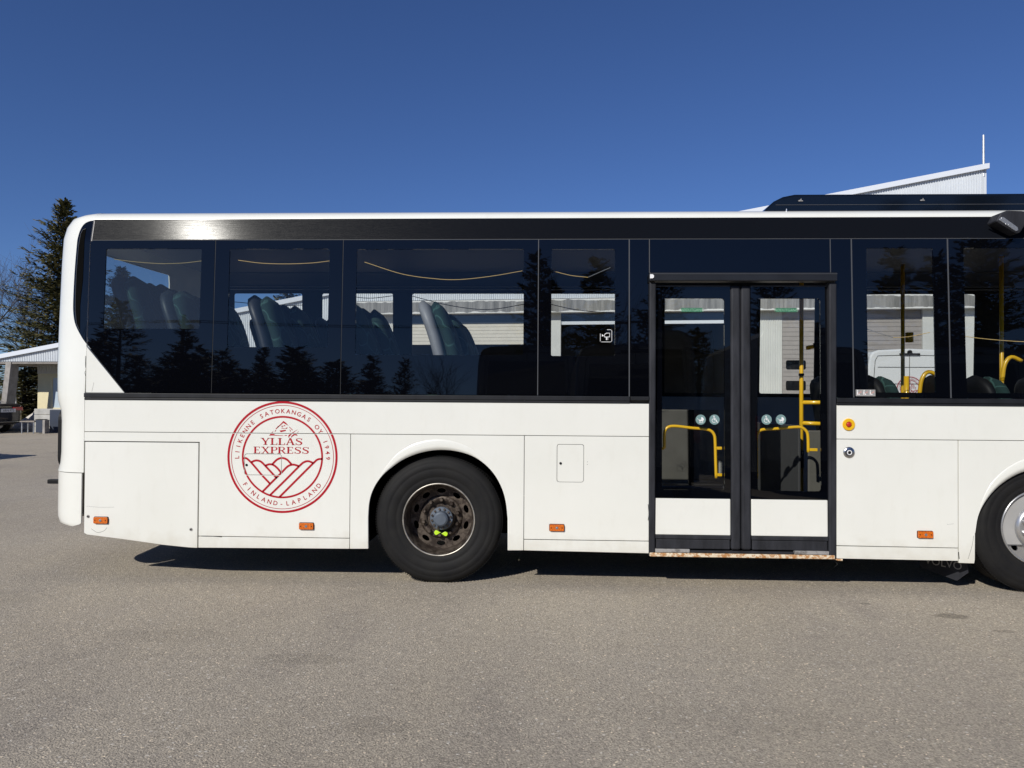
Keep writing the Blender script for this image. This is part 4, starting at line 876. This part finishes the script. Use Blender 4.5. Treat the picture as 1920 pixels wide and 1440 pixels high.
# ------------------------------------------------------------------ cars
def car(name, x, y, rzv, mt, label, cat='car', plate='ARN-973'):
    c = empty(name, (x, y, 0), rzv, label, cat, None)
    # sections from tail (y=0) to nose (y=4.7)
    def sec(yy, hw, zl, zb, zt, hr):
        return [(a*hw if k < 2 else a*hr, yy, z) for a, z, k in ((-.93, zl, 0), (-1, zl+.12, 0), (-1, (zl+zb)/2, 0), (-.97, zb-.03, 0), (-.93, zb, 1), (-1, max(zt-.05, zb+.002), 2), (-.8, max(zt, zb+.006), 2), (0, max(zt+.02, zb+.02), 2), (.8, max(zt, zb+.006), 2), (1, max(zt-.05, zb+.002), 2), (.93, zb, 1), (.97, zb-.03, 0), (1, (zl+zb)/2, 0), (1, zl+.12, 0), (.93, zl, 0))]
    st = [(0, .80, .36, .86, .86, .70), (.06, .86, .30, .98, .98, .74), (.15, .89, .26, 1.02, 1.02, .74), (.55, .91, .22, 1.02, 1.03, .70), (1.35, .92, .20, .99, 1.38, .56), (1.9, .92, .20, .97, 1.44, .56), (2.6, .92, .20, .96, 1.43, .56), (3.45, .91, .20, .95, .98, .66), (4.2, .89, .22, .86, .88, .66), (4.55, .84, .26, .74, .75, .62), (4.68, .74, .34, .62, .63, .55)]
    o = MB().loft([sec(*s) for s in st]).build('body', mt, c, smooth=True); sb = o.modifiers.new('sub', 'SUBSURF'); sb.levels = 1; sb.render_levels = 2
    MB().add([(-.60, .62, 1.055), (.60, .62, 1.055), (.50, 1.27, 1.355), (-.50, 1.27, 1.355)], [(0, 1, 2, 3)]).build('rear_window', 'carglass', c, fix=False)
    for s in (-1, 1):
        MB().add([(s*.80, 1.0, 1.04), (s*.80, 3.2, 1.0), (s*.60, 2.55, 1.37), (s*.59, 1.5, 1.35)], [(0, 1, 2, 3)]).build('side_window', 'carglass', c, fix=False)
        MB().prism([(s*.50, .80), (s*.86, .77), (s*.84, .90), (s*.50, .89)], (), -.02, .10).build('tail_light', 'redlens', c, bevel=.015)
        for yy in (.95, 3.75):
            q = bpy.data.objects.new('wheel', None); COL.objects.link(q); q.parent = c
            for a, mm, rr in ((.10, 'tyre', .325), (.105, 'silver', .21)):
                t = MB().lathe([(0, -a), (rr*.94, -a), (rr, -a*.7), (rr, a*.7), (rr*.94, a), (0, a)], (0, 0, 0), 32).build('tyre' if mm == 'tyre' else 'rim', mm, q)
                t.rotation_euler = (0, 0, pi/2); t.location = (s*.82, yy, .325)
    MB().box(-.42, .42, -.03, .06, .895, .91).build('chrome_trim', 'chrome', c); MB().box(-.78, .78, -.035, .1, .38, .395).build('chrome_trim', 'chrome', c)
    pl = MB().box(.06, .58, -.025, .05, .72, .84).build('number_plate', 'white', c)
    vs, fs = text_mesh(plate, .115); flat2d('plate_lettering', [(vs, fs)], lambda a, e: (.32+a*.9, -.028, .74+e), 'black', pl)
    return c
car('parked_car', -18.63, 19.64, radians(72), 'carpaint', 'dark saloon car seen from behind under the canopy, right tail light in view')
car('parked_car', -12.1, 8.9, radians(86), 'vandark_shade', 'dark grey car out of frame on the left, only its shadow in view', plate='BXM-418')

# ------------------------------------------------------------------ small things at the canopy
b = MB()
for i in range(4): b.box(-18.02+.0*i, -15.3, 20.55, 20.85, .21*i+.004*(i > 0), .21*(i+1)-.006)
tag(b.build('block_wall', 'block', bevel=.012), 'low wall of pale concrete blocks under the canopy window', 'wall')
MB().box(-17.35, -15.0, 20.40, 20.53, 0, .80).build('dark_panel', 'binm'); tag(COL.objects['dark_panel'], 'dark board leaning on the low block wall beside the bus corner', 'board')
bn = empty('bench', (-17.56, 19.95, 0), -.02, 'grey weathered bench with thin legs left of the dark bin', 'bench', 'benches by the canopy')
MB().box(-.42, .10, -.2, .2, .39, .43).build('seat', 'wood', bn); 
for s in (-.37, .05): MB().tube([(s, -.15, 0), (s, -.15, .39)], .022).build('leg', 'steel', bn); MB().tube([(s, .15, 0), (s, .15, .39)], .022).build('leg', 'steel', bn)
b2 = copy_tree(bn); b2.location = (-16.05, 19.95, 0); b2['label'] = 'grey weathered bench right of the dark bin, partly behind the bus corner'
bi = empty('litter_bin', (-17.31, 19.9, 0), 0, 'dark blue upright litter bin between the two benches', 'bin')
MB().box(-.12, .12, -.12, .12, .03, .47).build('body', 'binm', bi, bevel=.01); MB().box(.12, .20, -.12, .12, 0, .47).build('side_post', 'conc', bi); MB().box(-.13, .13, -.13, .13, .47, .49).build('lid', 'black', bi)
po = empty('marker_post', (-19.75, 22, 0), 0, 'thin leaning white post with a bent top behind the parked car', 'post')
MB().tube([(.10, 0, 0), (.05, 0, .75), (-.03, 0, 1.42), (-.06, 0, 1.52)], .04, 8).build('post_shaft', 'white', po)
r = random.Random(3); b = MB(); n = 16
vs = []
for j in range(6):
    for i in range(n): t = 2*pi*i/n; k = (1-j/5.2)*(1+.25*r.random()); vs.append((-18.95+.75*k*cos(t), 21.9+.4*k*sin(t), .62*(j/5)**.8*(1+.15*r.random())))
fs = [(j*n+i, j*n+(i+1) % n, (j+1)*n+(i+1) % n, (j+1)*n+i) for j in range(5) for i in range(n)] + [tuple(5*n+i for i in range(n))]
tag(b.add(vs, fs).build('snow_heap', 'snow'), 'small dirty heap of snow and stones beside the block wall', 'heap')
MB().box(-40, -14, 21.0, 21.15, 0, .10).build('kerb', 'conc'); tag(COL.objects['kerb'], kind='structure')

# ------------------------------------------------------------------ trees
def spruce_mesh(seed, h, r, dens=1.0, irregular=.25, ex=.75):
    R = random.Random(seed); b = MB()
    V = []; F = []
    zt = .35
    nb = int(95*dens*h/6)
    for i in range(nb):
        f = (i+R.random())/nb; z = zt+(h-zt)*f**1.05
        L = r*((1-f)**ex)*(.72+irregular*2*R.random()) + .10
        if R.random() < .06: L *= 1.25
        a = R.random()*2*pi; steps = max(3, int(L/.16))
        up_ = .12+.5*f
        for s in range(steps+1):
            g = (s+.4)/(steps+.6); px = L*g
            zz = z-L*.30*g*(1-f)+L*.22*g*g+up_*px*.35
            wid = .34*(1-g*.75)*min(1, L)+.05
            for q in range(3 if f < .9 else 2):
                lat = (R.random()-.5)*2*wid; x0 = px*cos(a)-lat*sin(a); y0 = px*sin(a)+lat*cos(a); z0 = zz-R.random()*.10
                an = a+(R.random()-.5)*1.8; ln = .17+.17*R.random(); w = .045+.045*R.random(); d = -.10+.35*R.random()*(1+f)
                dx, dy, dz = cos(an)*ln, sin(an)*ln, d*ln*1.6-.02
                nx, ny = -sin(an)*w, cos(an)*w; k = len(V)
                V += [(x0-nx*.6, y0-ny*.6, z0), (x0+nx*.6, y0+ny*.6, z0+.02), (x0+dx*.6+nx, y0+dy*.6+ny, z0+dz*.6-.03), (x0+dx, y0+dy, z0+dz), (x0+dx*.6-nx, y0+dy*.6-ny, z0+dz*.6+.02)]
                F.append((k, k+1, k+2, k+3, k+4))
    me = bpy.data.meshes.new('crown'); me.from_pydata(V, [], F); me.materials.append(M['leaf']); me.update()
    t = MB().tube([(0, 0, 0), (0, 0, h*.5), (0, 0, h*.99)], [.018*h, .010*h, .012], 7)
    br = random.Random(seed+1)
    for i in range(int(nb*.3)):
        f = (i+.5)/(nb*.3); z = zt+(h-zt)*f; L = r*((1-f)**.75)*.8; a = br.random()*2*pi
        t.tube([(0, 0, z), (L*.5*cos(a), L*.5*sin(a), z-L*.05), (L*cos(a), L*sin(a), z+L*.02)], [.02, .012, .004], 4)
    me2 = bpy.data.meshes.new('trunk'); me2.from_pydata(t.v, [], t.f); me2.materials.append(M['bark']); me2.update()
    return me, me2
TM = [spruce_mesh(11, 10, 2.1, 1.2), spruce_mesh(12, 10, 2.7, 1.6, .3), spruce_mesh(13, 10, 1.7, 1.2, .2), spruce_mesh(21, 11.9, 3.1, 2.5, .6, .95)]
def spruce(x, y, h, k, label, group, wide=1.0, rz_=0, cat='tree'):
    o = empty('spruce_tree', (x, y, 0), rz_, label, cat, group); s = h/(11.9 if k == 3 else 10); o.scale = (s*wide, s*wide, s)
    for nm, me in zip(('crown', 'trunk'), TM[k]):
        c = bpy.data.objects.new(nm, me); COL.objects.link(c); c.parent = o
    return o
spruce(-25.8, 34, 11.7, 3, 'tall dense dark green spruce rising above the canopy roof at the left edge', None)
spruce(-24.3, 37, 8.6, 3, 'dark spruce half hidden behind the bus rear corner, beside the tallest spruce', None, 1.1, 1)
spruce(-28.6, 40, 5.2, 3, 'short dark spruce under the bare birches behind the canopy', None, 1.2, 2)
spruce(-20.5, 36, 7.6, 2, 'narrow spruce beyond the depot seen through the rear bus window', None)
spruce(-13.6, 34, 7.1, 1, 'spruce behind the depot roof seen through the second bus window', None, 1.3)
spruce(-22.9, 27, 3.4, 1, 'low bushy spruce seen through the gap between canopy column and wall', None, 2.0)
spruce(-21.8, 29, 4.0, 0, 'dark spruce right of the low bushy one behind the canopy bay', None, 2.0)
spruce(-26.5, 29, 3.6, 2, 'small dark spruce left of the canopy column', None, 2.4)
def bare_mesh(seed, h):
    R = random.Random(seed); b = MB()
    def grow(p, d, L, r_, lv):
        q = p; pts = [tuple(p)]; rs = [r_]
        for i in range(3):
            d = (d+Vector((R.gauss(0, .12), R.gauss(0, .12), .05))).normalized(); q = q+d*L/3; pts.append(tuple(q)); rs.append(r_*(1-.2*(i+1)))
            if lv > 0 and i >= (0 if lv < 4 else 1):
                for _ in range(2):
                    nd_ = (d+Vector((R.gauss(0, .55), R.gauss(0, .55), R.gauss(.15, .3)))).normalized(); grow(q, nd_, L*(.55+.25*R.random()), r_*.5, lv-1)
        b.tube(pts, rs, 3 if lv < 3 else 6)
    grow(Vector((0, 0, 0)), Vector((0, 0, 1)), h*.5, .011*h, 4)
    me = bpy.data.meshes.new('branches'); me.from_pydata(b.v, [], b.f); me.materials.append(M['twig']); me.update(); return me
BM = [bare_mesh(31, 9), bare_mesh(32, 9)]
def birch(x, y, h, k, label, group=None, rz_=0):
    o = empty('bare_tree', (x, y, 0), rz_, label, 'tree', group); o.scale = (h/9,)*3
    c = bpy.data.objects.new('branches', BM[k]); COL.objects.link(c); c.parent = o; return o
birch(-29.6, 33, 8.8, 0, 'leafless birch at the very left edge against the sky'); birch(-28.4, 36, 7.0, 1, 'leafless thin tree between the edge birch and the tall spruce', None, 1)
birch(-30.8, 40, 8.0, 1, 'leafless tree farthest left, behind the edge birch', None, 2)
# trees and vehicles on the photographer's side, seen as reflections in the glass
LM = 'conifers mirrored in the bus windows'
ref = [(-15.9, -22, 6.6, 0, 1.5), (-13.6, -22.5, 5.8, 2, 1.5), (-17.8, -23, 5.2, 1, 1.6), (-12.4, -23, 4.9, 0, 1.6), (-10.4, -22, 4.9, 2, 1.2), (-11.6, -25, 4.6, 1, 1.6), (-8.9, -22, 4.4, 1, 1.6), (-7.7, -23, 4.2, 0, 1.6), (-6.3, -22, 4.6, 2, 1.3), (-5.2, -22.5, 4.5, 0, 1.2), (-4.4, -24, 3.4, 1, 1.2),
       (-.2, -22, 8.4, 0, 1.1), (.35, -23, 7.6, 2, 1.2), (2.0, -22, 8.3, 2, 1.15), (4.4, -23, 7.6, 1, 1.0), (8.6, -23, 7.8, 0, 1.0), (12.75, -22, 8.6, 2, 1.25), (15.5, -21.5, 9.3, 1, 1.25), (14.6, -23, 8.6, 0, 1.2), (18.6, -22, 8.3, 1, 1.1), (11.0, -26, 5.6, 1, 1.6), (6.4, -26, 5.2, 0, 1.7), (20.5, -24, 6.6, 2, 1.5), (16.9, -27, 5.6, 1, 1.8), (-19.6, -24, 5.4, 0, 1.6), (9.6, -24, 4.9, 1, 1.9), (13.9, -25, 5.0, 0, 1.9), (-14.8, -24, 4.9, 1, 1.7), (-16.9, -21.5, 4.6, 2, 2), (-9.7, -24, 3.9, 1, 1.9), (-7.2, -25, 3.9, 0, 1.9), (-12.9, -21.5, 4.0, 1, 1.7), (-18.6, -21.5, 5.4, 1, 1.5), (-8.2, -21.5, 3.5, 2, 2), (-5.8, -21.5, 3.3, 1, 1.6)] + [(-19+1.15*i, -20.5-.9*(i % 3), 3.6+.35*((i*7) % 4), i % 3, 2.3) for i in range(12)] + [(-18.5+1.3*i, -23.5+.7*(i % 2), 4.4+.5*((i*5) % 3)-.09*i, (i+1) % 3, 1.9) for i in range(8)]
desc = ['broad', 'slim', 'bushy', 'tall', 'ragged']
for i, (x, y, h, k, w) in enumerate(ref):
    z = 'mirrored in the rear window' if x < -12 else 'mirrored in the second window' if x < -7.5 else 'mirrored in the third window' if x < -2 else 'mirrored beside the camera sign' if x < 3 else 'mirrored around the double door' if x < 10.5 else 'mirrored in the windows ahead of the door'
    spruce(x, y, h, k, '%s dark conifer %s, about %.1f metres high' % (desc[i % 5], z, h), LM, w, i*1.3)
birch(-4.0, -26, 4.6, 1, 'leafless sapling mirrored low in the third window'); birch(1.2, -27, 7.4, 0, 'leafless tree mirrored between two tall conifers near the camera sign')
van('van', .4+1.0, -5.95, 1.95, 2.68, 5.2, 'vangrey', pi, 'dark grey van beside the photographer, mirrored in the glass left of the door', True)
van('van', 5.0, -8.6, 2.1, 3.05, 6.5, 'vangrey', pi, 'tall dark van mirrored right of the double door', True)
van('van', -.35, -9.4, 2.1, 3.15, 6.5, 'vangrey', pi, 'tall dark van mirrored left of the camera sign', True)
van('van', 8.1, -9.0, 2.2, 3.1, 6.5, 'vangrey', pi, 'tall dark van mirrored under the spruces in the foremost windows', True)
def pole_(x, lab_):
    p = empty('utility_pole', (x, -30, 0), 0, lab_, 'pole', 'utility poles behind the photographer')
    MB().tube([(0, 0, 0), (0, 0, 7.6)], [.13, .09], 8).build('shaft', 'bark', p); MB().box(-.8, .8, -.05, .05, 7.2, 7.3).build('crossarm', 'bark', p)
pole_(-17.4, 'wooden utility pole mirrored between the rear and second windows'); pole_(4.0, 'wooden utility pole mirrored near the double door'); pole_(-40, 'wooden utility pole far behind on the left')
b = MB()
for dz in (0, .25):
    for x0, x1 in ((-40, -17.4), (-17.4, 4.0)):
        b.tube([(x0+(x1-x0)*f/16, -30+dz, 7.35-dz*.5-3.2*.35*(f/16)*(1-f/16)) for f in range(17)], .014, 4)
tag(b.build('power_line', 'black'), 'thin sagging power line mirrored across the rear windows', 'cable')
